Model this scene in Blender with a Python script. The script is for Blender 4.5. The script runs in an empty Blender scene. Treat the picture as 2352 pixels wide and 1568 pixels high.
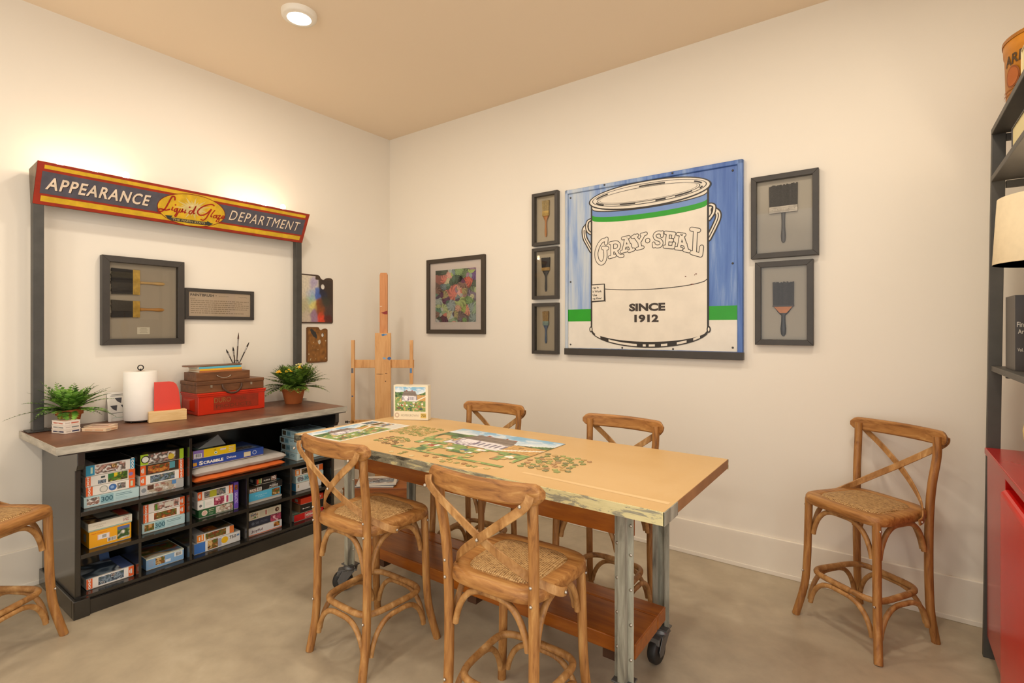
import bpy, bmesh, math, random
from mathutils import Vector, Matrix, noise
S = bpy.context.scene
C = S.collection
PI = math.pi
random.seed(7)

# ------------------------------------------------------------------ camera, world, light, exposure
F, HORIZON, CAM_H = 1185.0, 755.0, 1.345
YAW = math.atan(856/1185)
cd = bpy.data.cameras.new('camera'); cam = bpy.data.objects.new('camera', cd); C.objects.link(cam)
cam.location = (3.635, -3.140, CAM_H); cam.rotation_euler = (PI/2, 0, YAW)
cd.sensor_width = 36; cd.lens = F/2352*36; cd.shift_y = -(784-HORIZON)/2352; cd.clip_start = .02
S.camera = cam
S.view_settings.view_transform = 'Standard'; S.view_settings.look = 'None'
S.view_settings.exposure = .33; S.view_settings.gamma = 1; S.view_settings.use_curve_mapping = False
w = bpy.data.worlds.new('world'); S.world = w; w.use_nodes = True
w.node_tree.nodes['Background'].inputs[0].default_value = (1.0, .965, .915, 1)   # rest of the lit building behind the camera
w.node_tree.nodes['Background'].inputs[1].default_value = 1.45
def area(name, loc, size, power, col, rot=(0, 0, 0), spread=PI, shape='DISK'):
    l = bpy.data.lights.new(name, 'AREA'); l.shape = shape; l.size = size; l.energy = power; l.color = col; l.spread = spread
    o = bpy.data.objects.new(name, l); o.location = loc; o.rotation_euler = rot; C.objects.link(o); return o
WARM = (1, .90, .76); BULB = (1, .72, .42)
for i, (x, y) in enumerate([(1.065, -1.55), (2.2, -1.55), (3.6, -1.3), (1.065, -3.9), (2.2, -3.9), (3.3, -3.9)]):   # first is the visible ceiling light; the rest are unseen lamps added as fill
    area('downlight_or_fill', (x, y, 3.008), .16, 10.5 if i == 2 else 9, WARM)

# ------------------------------------------------------------------ helpers
def L(c):
    if isinstance(c, str):
        c = [int(c[i:i+2], 16)/255 for i in (0, 2, 4)]
    return tuple((v/12.92 if v <= .04045 else ((v+.055)/1.055)**2.4) for v in c[:3])
def mix(a, b, t): return tuple(a[i]+(b[i]-a[i])*t for i in range(3))
def node_mat(name, rough=.5, metal=0, spec=.5):
    m = bpy.data.materials.new(name); m.use_nodes = True; nt = m.node_tree
    b = nt.nodes['Principled BSDF']; b.inputs['Roughness'].default_value = rough; b.inputs['Metallic'].default_value = metal
    b.inputs['Specular IOR Level'].default_value = spec
    return m, nt, b
def nd(nt, t, **kw):
    n = nt.nodes.new(t)
    for k, v in kw.items():
        if k.startswith('i_'): n.inputs[k[2:].replace('_', ' ')].default_value = v
        else: setattr(n, k, v)
    return n
def coords(nt, scale=(1, 1, 1), space='Object'):
    tc = nd(nt, 'ShaderNodeTexCoord'); mp = nd(nt, 'ShaderNodeMapping'); mp.inputs['Scale'].default_value = scale
    nt.links.new(tc.outputs[space], mp.inputs[0]); return mp.outputs[0]
def ramp(nt, src, stops):
    r = nd(nt, 'ShaderNodeValToRGB'); el = r.color_ramp.elements
    while len(el) < len(stops): el.new(.5)
    for e, (p, c) in zip(el, stops): e.position = p; e.color = (*L(c), 1) if not isinstance(c, tuple) else (*c, 1)
    nt.links.new(src, r.inputs[0]); return r.outputs[0]
def noisy(nt, scale, vec, detail=5, dist=0, rough=.55):
    n = nd(nt, 'ShaderNodeTexNoise'); n.inputs['Scale'].default_value = scale; n.inputs['Detail'].default_value = detail
    n.inputs['Distortion'].default_value = dist; n.inputs['Roughness'].default_value = rough
    nt.links.new(vec, n.inputs['Vector']); return n.outputs[0]
def bump(nt, b, h, strength, dist=.002):
    bp = nd(nt, 'ShaderNodeBump'); bp.inputs['Strength'].default_value = strength; bp.inputs['Distance'].default_value = dist
    nt.links.new(h, bp.inputs['Height']); nt.links.new(bp.outputs[0], b.inputs['Normal'])
def flat(name, col, rough=.5, metal=0, var=.06, scale=14, spec=.5, bm=0):
    m, nt, b = node_mat(name, rough, metal, spec); v = coords(nt)
    c = L(col); n = noisy(nt, scale, v)
    o = ramp(nt, n, [(.3, tuple(x*(1-var) for x in c)), (.7, tuple(min(1, x*(1+var)) for x in c))])
    nt.links.new(o, b.inputs['Base Color'])
    if bm: bump(nt, b, noisy(nt, scale*8, v), bm)
    return m
def grain(name, stops, scale, freq=6, rough=.45, bm=.15, dist=.6):
    m, nt, b = node_mat(name, rough); v = coords(nt, scale); n = noisy(nt, freq, v, 8, dist, .62)
    nt.links.new(ramp(nt, n, stops), b.inputs['Base Color']); bump(nt, b, n, bm)
    return m
def colmat(name, rough=.45, metal=0, mott=.0, scale=30, spec=.5):
    m, nt, b = node_mat(name, rough, metal, spec)
    a = nd(nt, 'ShaderNodeAttribute', attribute_name='Col')
    if mott:
        n = noisy(nt, scale, coords(nt)); mx = nd(nt, 'ShaderNodeMix', data_type='RGBA', blend_type='MULTIPLY')
        r = ramp(nt, n, [(.35, (1-mott,)*3), (.65, (1, 1, 1))]); mx.inputs[0].default_value = 1
        nt.links.new(a.outputs[0], mx.inputs[6]); nt.links.new(r, mx.inputs[7]); nt.links.new(mx.outputs[2], b.inputs['Base Color'])
    else: nt.links.new(a.outputs[0], b.inputs['Base Color'])
    return m
def emit(name, col, s):
    m = bpy.data.materials.new(name); m.use_nodes = True; nt = m.node_tree; nt.nodes.clear()
    e = nd(nt, 'ShaderNodeEmission'); e.inputs[0].default_value = (*col, 1); e.inputs[1].default_value = s
    o = nd(nt, 'ShaderNodeOutputMaterial'); nt.links.new(e.outputs[0], o.inputs[0]); return m

class MB:
    """collects geometry with a colour per face, then links it as ONE mesh object"""
    def __init__(s): s.v = []; s.f = []; s.c = []; s.sm = []; s.M = Matrix(); s.col = (1, 1, 1)
    def add(s, vs, fs, col=None, smooth=False):
        k = len(s.v); s.v += [s.M @ Vector(p) for p in vs]
        cc = L(col) if isinstance(col, str) else (col or s.col)
        for f in fs: s.f.append([k+i for i in f]); s.c.append(cc); s.sm.append(smooth)
    def box(s, a, b, col=None):
        (x0, y0, z0), (x1, y1, z1) = a, b
        s.add([(x0, y0, z0), (x1, y0, z0), (x1, y1, z0), (x0, y1, z0), (x0, y0, z1), (x1, y0, z1), (x1, y1, z1), (x0, y1, z1)],
              [(3, 2, 1, 0), (4, 5, 6, 7), (0, 1, 5, 4), (1, 2, 6, 5), (2, 3, 7, 6), (3, 0, 4, 7)], col)
    def prism(s, poly, d, col=None):           # polygon of 3D points extruded along vector d
        n = len(poly); d = Vector(d); P = [Vector(p) for p in poly]
        s.add(P+[p+d for p in P], [tuple(range(n))[::-1], tuple(range(n, 2*n))]+[(i, (i+1) % n, n+(i+1) % n, n+i) for i in range(n)], col)
    def tube(s, path, r, n=10, col=None, closed=False, cap=True, sq=None):
        P = [Vector(p) for p in path]; m = len(P); R = r if callable(r) else (lambda t: r)
        rings = []; up = None
        for i in range(m):
            a = P[(i-1) % m] if (closed or i) else P[0]; b = P[(i+1) % m] if (closed or i < m-1) else P[-1]
            t = (b-a).normalized()
            if up is None: up = t.orthogonal().normalized()
            up = (up-t*up.dot(t)).normalized(); sd = t.cross(up); rr = R(i/(m-1))
            rings.append([P[i]+(up*math.cos(2*PI*k/n)+sd*math.sin(2*PI*k/n))*rr for k in range(n)])
        vs = [p for q in rings for p in q]; fs = []
        for i in range(m if closed else m-1):
            j = (i+1) % m
            if closed and j == 0:      # match twist
                off = min(range(n), key=lambda o: (rings[0][o]-rings[-1][0]).length)
            else: off = 0
            for k in range(n): fs.append((i*n+k, i*n+(k+1) % n, j*n+(k+1+off) % n, j*n+(k+off) % n))
        s.add(vs, fs, col, True)
        if cap and not closed: s.add(rings[0], [tuple(range(n))[::-1]], col); s.add(rings[-1], [tuple(range(n))], col)
    def sweep(s, path, normals, w, t, col=None):       # flat strap: width w across, thickness t along the normal, chamfered
        P = [Vector(p) for p in path]; m = len(P); rings = []
        for i in range(m):
            tn = (P[min(i+1, m-1)]-P[max(i-1, 0)]).normalized(); nn = Vector(normals[i]); nn = (nn-tn*nn.dot(tn)).normalized(); sd = tn.cross(nn)
            a, b, c = w/2, t/2, min(t, w)*.28
            rings.append([P[i]+sd*x+nn*y for x, y in [(-a+c, -b), (a-c, -b), (a, -b+c), (a, b-c), (a-c, b), (-a+c, b), (-a, b-c), (-a, -b+c)]])
        s.add([p for q in rings for p in q], [(i*8+k, i*8+(k+1) % 8, (i+1)*8+(k+1) % 8, (i+1)*8+k) for i in range(m-1) for k in range(8)]+[tuple(range(8))[::-1], tuple(range((m-1)*8, m*8))], col)
    def lathe(s, prof, n=28, col=None, c=(0, 0, 0)):
        m = len(prof); c = Vector(c)
        vs = [c+Vector((r*math.cos(2*PI*k/n), r*math.sin(2*PI*k/n), z)) for r, z in prof for k in range(n)]
        s.add(vs, [(i*n+k, i*n+(k+1) % n, (i+1)*n+(k+1) % n, (i+1)*n+k) for i in range(m-1) for k in range(n)], col, True)
        if prof[0][0] > 1e-5: s.add(vs[:n], [tuple(range(n))[::-1]], col)
        if prof[-1][0] > 1e-5: s.add(vs[-n:], [tuple(range(n))], col)
    def ball(s, c, r, col=None, n=12, sc=(1, 1, 1)):
        m = n//2+1; c = Vector(c)
        vs = [c+Vector((r*sc[0]*math.sin(PI*i/m)*math.cos(2*PI*k/n), r*sc[1]*math.sin(PI*i/m)*math.sin(2*PI*k/n), r*sc[2]*math.cos(PI*i/m))) for i in range(m+1) for k in range(n)]
        s.add(vs, [(i*n+k, (i+1)*n+k, (i+1)*n+(k+1) % n, i*n+(k+1) % n) for i in range(m) for k in range(n)], col, True)
    def build(s, name, mat, parent=None, bevel=0, seg=2, sub=0):
        me = bpy.data.meshes.new(name); me.from_pydata([tuple(p) for p in s.v], [], s.f)
        at = me.color_attributes.new('Col', 'FLOAT_COLOR', 'CORNER'); buf = []
        for p, c in zip(me.polygons, s.c): buf += [c[0], c[1], c[2], 1]*p.loop_total
        at.data.foreach_set('color', buf); me.polygons.foreach_set('use_smooth', s.sm)
        me.materials.append(mat); me.validate(); me.update()
        o = bpy.data.objects.new(name, me); C.objects.link(o)
        if parent is not None: o.parent = parent
        if bevel:
            b = o.modifiers.new('bevel', 'BEVEL'); b.width = bevel; b.segments = seg; b.limit_method = 'ANGLE'; b.angle_limit = math.radians(40)
        if sub: b = o.modifiers.new('sub', 'SUBSURF'); b.levels = b.render_levels = sub
        return o

class Face:
    """a printed face: origin, u and v axes, outward normal; layers sit a hair above each other"""
    def __init__(s, mb, o, u, v): s.mb = mb; s.o = Vector(o); s.u = Vector(u); s.v = Vector(v); s.n = s.u.cross(s.v).normalized(); s.dz = .00035; s.k = 0
    def p(s, u, v, l): return s.o+s.u*u+s.v*v+s.n*(l*s.dz+(s.k % 11)*1e-5)
    def poly(s, pts, col, l=1):
        s.k += 1; s.mb.add([s.p(u, v, l) for u, v in pts], [tuple(range(len(pts)))], col)
    def rect(s, u0, v0, u1, v1, col, l=1): s.poly([(u0, v0), (u1, v0), (u1, v1), (u0, v1)], col, l)
    def disc(s, u, v, ru, rv, col, l=1, n=24): s.poly([(u+ru*math.cos(2*PI*k/n), v+rv*math.sin(2*PI*k/n)) for k in range(n)], col, l)
    def stroke(s, pts, wd, col, l=1, dots=True):       # mitred ribbon with round ends
        P = [Vector(p) for i, p in enumerate(pts) if i == 0 or (Vector(p)-Vector(pts[i-1])).length > 1e-6]; m = len(P); a, b = [], []; s.k += 1
        D = [(P[i+1]-P[i]).normalized() for i in range(m-1)]
        for i in range(m):
            d0, d1 = D[max(i-1, 0)], D[min(i, m-2)]; t = d0+d1; t = t.normalized() if t.length > 1e-6 else d0
            q = Vector((-t.y, t.x))*(wd/2/max(.6, t.dot(d1))); a.append(P[i]-q); b.append(P[i]+q)
        s.mb.add([s.p(*p, l) for p in a+b], [(i, i+1, m+i+1, m+i) for i in range(m-1)], col)
        if dots:
            for p in (P[0], P[-1]): s.disc(p.x, p.y, wd/2, wd/2, col, l, 14)
    def raster(s, u0, v0, u1, v1, nx, ny, fn, l=1):
        k = []
        vs = [s.p(u0+(u1-u0)*i/nx, v0+(v1-v0)*j/ny, l) for j in range(ny+1) for i in range(nx+1)]
        b = len(s.mb.v); s.mb.v += [s.mb.M @ p for p in vs]
        for j in range(ny):
            for i in range(nx):
                c = fn((i+.5)/nx, (j+.5)/ny)
                if c is None: continue
                a = b+j*(nx+1)+i; s.mb.f.append([a, a+1, a+nx+2, a+nx+1]); s.mb.c.append(c); s.mb.sm.append(False)
    def text(s, t, u, v, h, col, l=2, bold=0, w=None, shear=0, rot=0, align='C'):
        P, Fs, bw, bh = glyphs(t, bold); k = h/bh; kx = (w/bw) if w else k
        off = {'C': -.5, 'L': 0, 'R': -1}[align]*bw*kx; ca, sa = math.cos(rot), math.sin(rot); vs = []
        for x, y in P:
            a = x*kx+off+shear*(y*k); b = y*k-h/2
            vs.append(s.p(u+a*ca-b*sa, v+a*sa+b*ca, l))
        s.mb.add(vs, Fs, col)
_G = {}
def glyphs(t, bold):
    wide = t in ('APPEARANCE', 'DEPARTMENT')
    if (t, bold) in _G: return _G[(t, bold)]
    cu = bpy.data.curves.new('lettering', 'FONT'); cu.body = t; cu.size = 1; cu.offset = bold; cu.resolution_u = 3; cu.space_character = 1.16 if wide else 1
    o = bpy.data.objects.new('lettering', cu); C.objects.link(o)
    me = bpy.data.meshes.new_from_object(o.evaluated_get(bpy.context.evaluated_depsgraph_get()))
    P = [(q.co.x, q.co.y) for q in me.vertices]; Fs = [tuple(p.vertices) for p in me.polygons if p.area > 0]
    nz = me.polygons[0].normal.z if me.polygons else 1
    if nz < 0: Fs = [f[::-1] for f in Fs]
    x0 = min(p[0] for p in P); x1 = max(p[0] for p in P); y0 = min(p[1] for p in P); y1 = max(p[1] for p in P)
    C.objects.unlink(o); bpy.data.objects.remove(o); bpy.data.curves.remove(cu); bpy.data.meshes.remove(me)
    _G[(t, bold)] = ([(x-x0, y-y0) for x, y in P], Fs, x1-x0, y1-y0); return _G[(t, bold)]
def spline(pts, n=8, closed=False):
    P = [Vector(p) for p in pts]; m = len(P); out = []
    for i in range(m if closed else m-1):
        g = (lambda k: P[k % m]) if closed else (lambda k: P[min(max(k, 0), m-1)])
        a, b, c, d = g(i-1), g(i), g(i+1), g(i+2)
        for k in range(n):
            t = k/n; out.append(.5*((2*b)+(c-a)*t+(2*a-5*b+4*c-d)*t*t+(3*b-a-3*c+d)*t**3))
    if not closed: out.append(P[-1])
    return out

def tag(o, label=None, cat=None, group=None, kind=None):
    if label: o['label'] = label
    if cat: o['category'] = cat
    if group: o['group'] = group
    if kind: o['kind'] = kind
    return o
def thing(name, loc, label, cat, group=None, rz=0):
    o = bpy.data.objects.new(name, None); o.empty_display_size = .05; C.objects.link(o); o.location = loc; o.rotation_euler = (0, 0, rz)
    return tag(o, label, cat, group)
def copy_tree(root, loc, rz, label, group=None):
    r = root.copy(); C.objects.link(r); r.location = loc; r.rotation_euler = (0, 0, rz); r['label'] = label
    if group: r['group'] = group
    for ch in [o for o in root.children]:
        c = ch.copy(); C.objects.link(c); c.parent = r
        for g in ch.children:
            d = g.copy(); C.objects.link(d); d.parent = c
    return r
def struct(mb, name, mat, bevel=0): return tag(mb.build(name, mat, None, bevel), kind='structure')
def fbm(x, y, z=0, o=3): return noise.fractal((x, y, z), 1.0, 2.0, o)

# ------------------------------------------------------------------ materials
M = {}
def wallmat(name, col):
    m, nt, b = node_mat(name, .55, 0, .3); v = coords(nt); n = noisy(nt, 1.2, v, 3)
    c = L(col); nt.links.new(ramp(nt, n, [(.3, tuple(x*.985 for x in c)), (.7, c)]), b.inputs['Base Color'])
    bump(nt, b, noisy(nt, 220, v, 2), .06, .001); return m
M['wall'] = wallmat('wall_paint', 'ebe3d5'); M['ceil'] = wallmat('ceiling_paint', 'efdcc2')
M['trim'] = flat('trim_paint', 'efe7d8', .35, var=.01)
m, nt, b = node_mat('polished_concrete', .38, 0, .45); v = coords(nt)
n1 = noisy(nt, 1.1, v, 9, .5, .62); n2 = noisy(nt, 7, v, 8, .2, .6); n3 = noisy(nt, 60, v, 3)
mx = nd(nt, 'ShaderNodeMath', operation='ADD'); nt.links.new(n1, mx.inputs[0]); nt.links.new(n2, mx.inputs[1])
mh = nd(nt, 'ShaderNodeMath', operation='MULTIPLY'); mh.inputs[1].default_value = .5; nt.links.new(mx.outputs[0], mh.inputs[0])
nt.links.new(ramp(nt, mh.outputs[0], [(.34, '9f927b'), (.46, 'ab9d86'), (.56, 'b5a78e'), (.68, 'c1b49c')]), b.inputs['Base Color'])
r = nd(nt, 'ShaderNodeMapRange'); r.inputs[3].default_value = .28; r.inputs[4].default_value = .5; nt.links.new(n1, r.inputs[0]); nt.links.new(r.outputs[0], b.inputs['Roughness'])
bump(nt, b, n3, .03); M['floor'] = m
M['print'] = colmat('printed_card', .38, mott=.0); M['paper'] = colmat('printed_paper', .6); M['paint'] = colmat('painted_metal', .42, mott=.22, scale=22)
M['rawmetal'] = colmat('bare_metal', .42, .75, mott=.35, scale=26); M['leaf'] = colmat('leaf', .5); M['cloth'] = colmat('cloth', .85, mott=.1)
M['enamel'] = colmat('sign_enamel', .35, mott=.08, scale=9)
WOOD = [(.26, '633c18'), (.42, '966330'), (.56, 'ac783e'), (.74, 'c4975a')]
M['stool_v'] = grain('weathered_oak_upright', WOOD, (9, 9, 1.1), 5.5, .5, .25)
M['stool_h'] = grain('weathered_oak_level', WOOD, (1.1, 9, 9), 5.5, .5, .25)
M['stool_b'] = grain('bent_oak', [(.25, '5a3717'), (.42, '9c6c38'), (.6, 'b98a52'), (.78, 'd8b07a')], (5, 5, 3), 5, .5, .3)
m, nt, b = node_mat('woven_rattan', .6); v = coords(nt)
wv = nd(nt, 'ShaderNodeTexWave', wave_type='BANDS', bands_direction='X'); wv.inputs['Scale'].default_value = 42; wv.inputs['Distortion'].default_value = 1.2; wv.inputs['Detail Scale'].default_value = 3
wu = nd(nt, 'ShaderNodeTexWave', wave_type='BANDS', bands_direction='Y'); wu.inputs['Scale'].default_value = 55; wu.inputs['Distortion'].default_value = 1.5
nt.links.new(v, wv.inputs[0]); nt.links.new(v, wu.inputs[0])
ml = nd(nt, 'ShaderNodeMath', operation='MULTIPLY'); nt.links.new(wv.outputs[1], ml.inputs[0]); nt.links.new(wu.outputs[1], ml.inputs[1])
ad = nd(nt, 'ShaderNodeMath', operation='ADD'); nt.links.new(ml.outputs[0], ad.inputs[0]); nt.links.new(noisy(nt, 90, v, 2), ad.inputs[1])
nt.links.new(ramp(nt, ad.outputs[0], [(.35, '6a4418'), (.62, 'a87c42'), (.95, 'd6b27c')]), b.inputs['Base Color']); bump(nt, b, ad.outputs[0], .7, .003); M['rattan'] = m
M['rivet'] = flat('steel_rivet', 'b8b0a4', .3, .9)
M['black'] = flat('black_painted_wood', '1f1c18', .2, var=.25, scale=8, bm=.02, spec=.9)
M['steelpost'] = flat('dark_steel', '4a4844', .45, .3, .15)
M['frame'] = flat('black_frame', '3a3530', .45, var=.12)
M['backing'] = flat('taupe_backing', '9a8c78', .8, var=.05)
M['bristle'] = colmat('bristles', .7, mott=.35, scale=160)
M['lino'] = grain('brown_linoleum', [(.3, '5a3625'), (.55, '784f38'), (.75, '8a6048')], (3, 3, 3), 2.2, .42, .04)
M['alu'] = grain('aluminium_edge', [(.3, '8d8779'), (.55, 'b4ad9e'), (.8, 'cfc8b8')], (2, 2, 10), 4, .42, .05)
M['kraft'] = grain('tan_table_cover', [(.3, 'cfa76c'), (.5, 'd6b078'), (.75, 'dcb882')], (1, 1, 1), 1.6, .42, .02)
m, nt, b = node_mat('chipped_paint_on_steel', .5, .15); v = coords(nt, (3.0, 3.0, 14)); n = noisy(nt, 3.2, v, 10, .8, .68)
n2 = noisy(nt, .5, coords(nt), 2)
ad = nd(nt, 'ShaderNodeMath', operation='ADD'); nt.links.new(n, ad.inputs[0]); sb = nd(nt, 'ShaderNodeMath', operation='MULTIPLY_ADD'); sb.inputs[1].default_value = .16; sb.inputs[2].default_value = -.05; gx = nd(nt, 'ShaderNodeSeparateXYZ'); nt.links.new(coords(nt), gx.inputs[0]); nt.links.new(gx.outputs[0], sb.inputs[0]); nt.links.new(sb.outputs[0], ad.inputs[1])
nt.links.new(ramp(nt, ad.outputs[0], [(.30, '3a352c'), (.36, '77735f'), (.50, '9a947e'), (.535, 'cfc390'), (.8, 'ddd0a0')]), b.inputs['Base Color']); bump(nt, b, n, .3); M['chip'] = m
M['leg'] = grain('worn_grey_steel', [(.25, '58544a'), (.45, '8c8878'), (.62, 'a8a594'), (.8, 'c9c4ae')], (10, 10, 1.4), 3, .4, .1)
M['apron'] = grain('varnished_pine', [(.25, '74390a'), (.5, '965010'), (.75, 'b0681a')], (1.2, 10, 10), 3, .3, .05)
M['easel'] = grain('beech_easel', [(.25, 'c08548'), (.5, 'd9a264'), (.8, 'e4b47c')], (8, 8, 1), 4, .5, .05)
M['oldwood'] = grain('old_brown_wood', [(.25, '4a2c18'), (.5, '6e4426'), (.8, '8a5c38')], (6, 1.2, 8), 4, .45, .1)
M['paleblock'] = grain('pine_block', [(.25, 'd2a868'), (.5, 'e2be84'), (.8, 'ecd0a0')], (6, 1.5, 10), 4, .5, .04)
M['terra'] = flat('terracotta', 'b0602c', .75, var=.12, scale=9); M['soil'] = flat('soil', '3a2a1c', .95, var=.3, scale=60)
M['white'] = flat('white_paper_roll', 'f0ebe2', .8, var=.02, bm=.03); M['wire'] = flat('black_wire', '1a1816', .4, .4)
M['redpl'] = flat('red_plastic', 'd6361a', .3, var=.03); M['redmetal'] = flat('red_toolbox_paint', 'c42a0c', .3, var=.08)
M['redcab'] = flat('red_cabinet_enamel', 'b5120c', .22, var=.04); M['rubber'] = flat('dark_rubber', '23211e', .55, var=.15)
M['castor'] = flat('grey_cast_iron', '6b6a68', .4, .5, .15); M['gold'] = flat('brass', 'c9a050', .3, .85, .1)
M['shelf'] = flat('charcoal_shelf', '4a4742', .5, var=.1); M['linen'] = flat('linen_shade', 'dccaa8', .9, var=.04, scale=40)
M['bucket'] = colmat('old_tin', .4, mott=.25, scale=12)
m = bpy.data.materials.new('picture_glass'); m.use_nodes = True; nt = m.node_tree; nt.nodes.clear()
tr = nd(nt, 'ShaderNodeBsdfTransparent'); gl = nd(nt, 'ShaderNodeBsdfGlossy'); gl.inputs['Roughness'].default_value = .02
fr = nd(nt, 'ShaderNodeFresnel'); fr.inputs[0].default_value = 1.5; ms = nd(nt, 'ShaderNodeMixShader'); ou = nd(nt, 'ShaderNodeOutputMaterial')
nt.links.new(fr.outputs[0], ms.inputs[0]); nt.links.new(tr.outputs[0], ms.inputs[1]); nt.links.new(gl.outputs[0], ms.inputs[2]); nt.links.new(ms.outputs[0], ou.inputs[0]); M['glass'] = m
m, nt, b = node_mat('clear_plastic_bag', .15); b.inputs['Alpha'].default_value = .35; b.inputs['Base Color'].default_value = (.8, .78, .74, 1); M['bag'] = m
m, nt, b = node_mat('puzzle_piece_card', .5); oi = nd(nt, 'ShaderNodeObjectInfo'); nt.links.new(oi.outputs['Color'], b.inputs['Base Color']); M['piece'] = m
m, nt, b = node_mat('weathered_blue_enamel', .35); v = coords(nt, (14, 1, 1.1)); n = noisy(nt, 1.0, v, 8, .3, .6)
gx = nd(nt, 'ShaderNodeSeparateXYZ'); nt.links.new(coords(nt), gx.inputs[0])
mr = nd(nt, 'ShaderNodeMapRange'); mr.inputs[1].default_value = 0; mr.inputs[2].default_value = .9; mr.inputs[3].default_value = -.16; mr.inputs[4].default_value = .12; nt.links.new(gx.outputs[0], mr.inputs[0])
ad = nd(nt, 'ShaderNodeMath', operation='ADD'); nt.links.new(n, ad.inputs[0]); nt.links.new(mr.outputs[0], ad.inputs[1])
nt.links.new(ramp(nt, ad.outputs[0], [(.28, 'b9c3cc'), (.42, '8ea6cc'), (.56, '5a7cba'), (.72, '3f62a8')]), b.inputs['Base Color']); M['blue'] = m

# ------------------------------------------------------------------ room
RX, BY, CZ = 4.42, -5.3, 3.053
q = MB(); q.box((-.15, BY, -.12), (RX+.15, .15, 0)); struct(q, 'floor', M['floor'])
q = MB(); q.box((-.15, BY, CZ), (RX+.15, .15, CZ+.12)); struct(q, 'ceiling', M['ceil'])
q = MB(); q.box((-.15, BY, 0), (0, 0, CZ)); struct(q, 'wall_left', M['wall'])
q = MB(); q.box((-.15, 0, 0), (RX+.15, .15, CZ)); struct(q, 'wall_back', M['wall'])
q = MB(); q.box((RX, -1.75, 0), (RX+.15, 0, CZ)); struct(q, 'wall_right', M['wall'])
q = MB(); q.box((-.15, BY-.15, 0), (1.35, BY, CZ)); struct(q, 'light_block_wall', M['wall'])  # unseen wall piece, added to keep fill light off the left side
q = MB(); q.box((0, -.016, 0), (RX, 0, .2)); q.box((0, -.024, 0), (RX, -.016, .024)); struct(q, 'baseboard_back', M['trim'], .003)
q = MB(); q.box((0, BY, 0), (.016, -2.37, .2)); q.box((.016, BY, 0), (.024, -2.37, .024)); q.box((0, -.98, 0), (.016, -.024, .2)); q.box((.016, -.98, 0), (.024, -.024, .024)); struct(q, 'baseboard_left', M['trim'], .003)

t = thing('ceiling_light', (1.065, -1.55, CZ), 'round white surface light glowing on the ceiling', 'light')
q = MB(); q.lathe([(.066, -.03), (.082, -.03), (.09, -.022), (.092, 0)], 40, 'f2ece0'); q.build('trim_ring', M['trim'], t)
q = MB(); q.lathe([(.0, -.034), (.05, -.034), (.067, -.028)], 40); o = q.build('lens', emit('lamp_lens', (1, .95, .86), 5), t); o['label'] = 'glowing white lens'

# ------------------------------------------------------------------ counter cabinet with cubby holes
CT, CX, YA, YB = .815, .58, -2.385, -.99          # top height, front plane, left and right ends
SH = [.088, .283, .483]; DV = [-2.1255, -1.89, -1.581, -1.307]
t = thing('counter_cabinet', (0, 0, 0), 'black painted cabinet with open cubby holes full of game boxes against left wall', 'cabinet')
q = MB(); q.box((.03, YA, 0), (CX, YA+.022, .775)); q.box((.03, YB-.022, 0), (CX, YB, .775)); q.box((.03, YA+.022, 0), (.045, YB-.022, .775)); q.box((.045, YA+.022, .75), (CX-.05, YB-.022, .775))
q.build('body', M['black'], t, .002)
q = MB(); q.box((.045, YA+.022, SH[0]-.02), (CX, YB-.022, SH[0])); q.build('shelf', M['black'], t, .0015)
for z in SH[1:]:
    q = MB(); q.box((.045, YA+.022, z-.02), (CX, YB-.022, z)); q.build('shelf', M['black'], t, .0015)
for i, y in enumerate(DV):
    for z0, z1 in [(SH[0], SH[1]-.02), (SH[1], SH[2]-.02)]+([(SH[2], .75)] if i == 1 else []):
        q = MB(); q.box((.045, y-.006, z0), (CX, y+.006, z1)); q.build('divider', M['black'], t, .001)
q = MB(); q.box((CX, YA-.012, 0), (CX+.03, YA+.05, .085)); q.box((CX, YA+.05, 0), (CX+.018, YB, .068)); q.box((.03, YA-.012, 0), (CX, YA, .085)); q.build('plinth', M['black'], t, .003)
for y in (YA-.004, YB-.026):
    q = MB(); q.prism([(CX, y, .775), (CX+.05, y, .775), (CX+.05, y, .715), (CX+.035, y, .69), (CX, y, .68)], (0, .03, 0)); q.build('bracket', M['black'], t, .003)
t = thing('countertop', (0, 0, CT), 'worn brown countertop with dull metal edge band on black cabinet', 'countertop')
q = MB(); q.box((.004, -2.466, -.004), (.651, -.944, 0)); q.box((.006, -2.46, -.028), (.64, -.95, -.004)); q.build('surface', M['lino'], t)
q = MB(); q.box((.651, -2.47, -.034), (.656, -.94, .002)); q.box((.003, -2.47, -.034), (.651, -2.466, .002)); q.box((.003, -.944, -.034), (.651, -.94, .002)); q.build('metal_edge', M['alu'], t, .001)
q = MB(); q.box((.01, -2.462, -.04), (.652, -.948, -.028)); q.build('underside', M['black'], t)

# ------------------------------------------------------------------ illuminated header sign on posts
SY0, SY1 = -2.437, -.93; LEN = SY1-SY0
bot, top, back = Vector((.10, 0, 1.985)), Vector((.20, 0, 2.185)), Vector((.03, 0, 2.172))
t = thing('header_sign', (.076, -1.68, CT+.003), 'long lit red yellow and navy sign reading APPEARANCE DEPARTMENT on two posts', 'sign')
lo = lambda p, y: Vector((p.x-.076, y+1.68, p.z-CT))
q = MB(); nrm = (top-bot).cross(Vector((0, 1, 0))).normalized()*.004
q.prism([lo(bot, SY0), lo(top, SY0), lo(top, SY1), lo(bot, SY1)], -nrm if nrm.x > 0 else nrm, '8c2418')
fr_ = Face(q, lo(bot, SY0), (0, 1, 0), (top-bot).normalized()); HH = (top-bot).length
if fr_.n.x < 0: fr_.n = -fr_.n
def rot_rect(u0, v0, u1, v1, c, l): fr_.rect(u0, v0, u1, v1, c, l)
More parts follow.
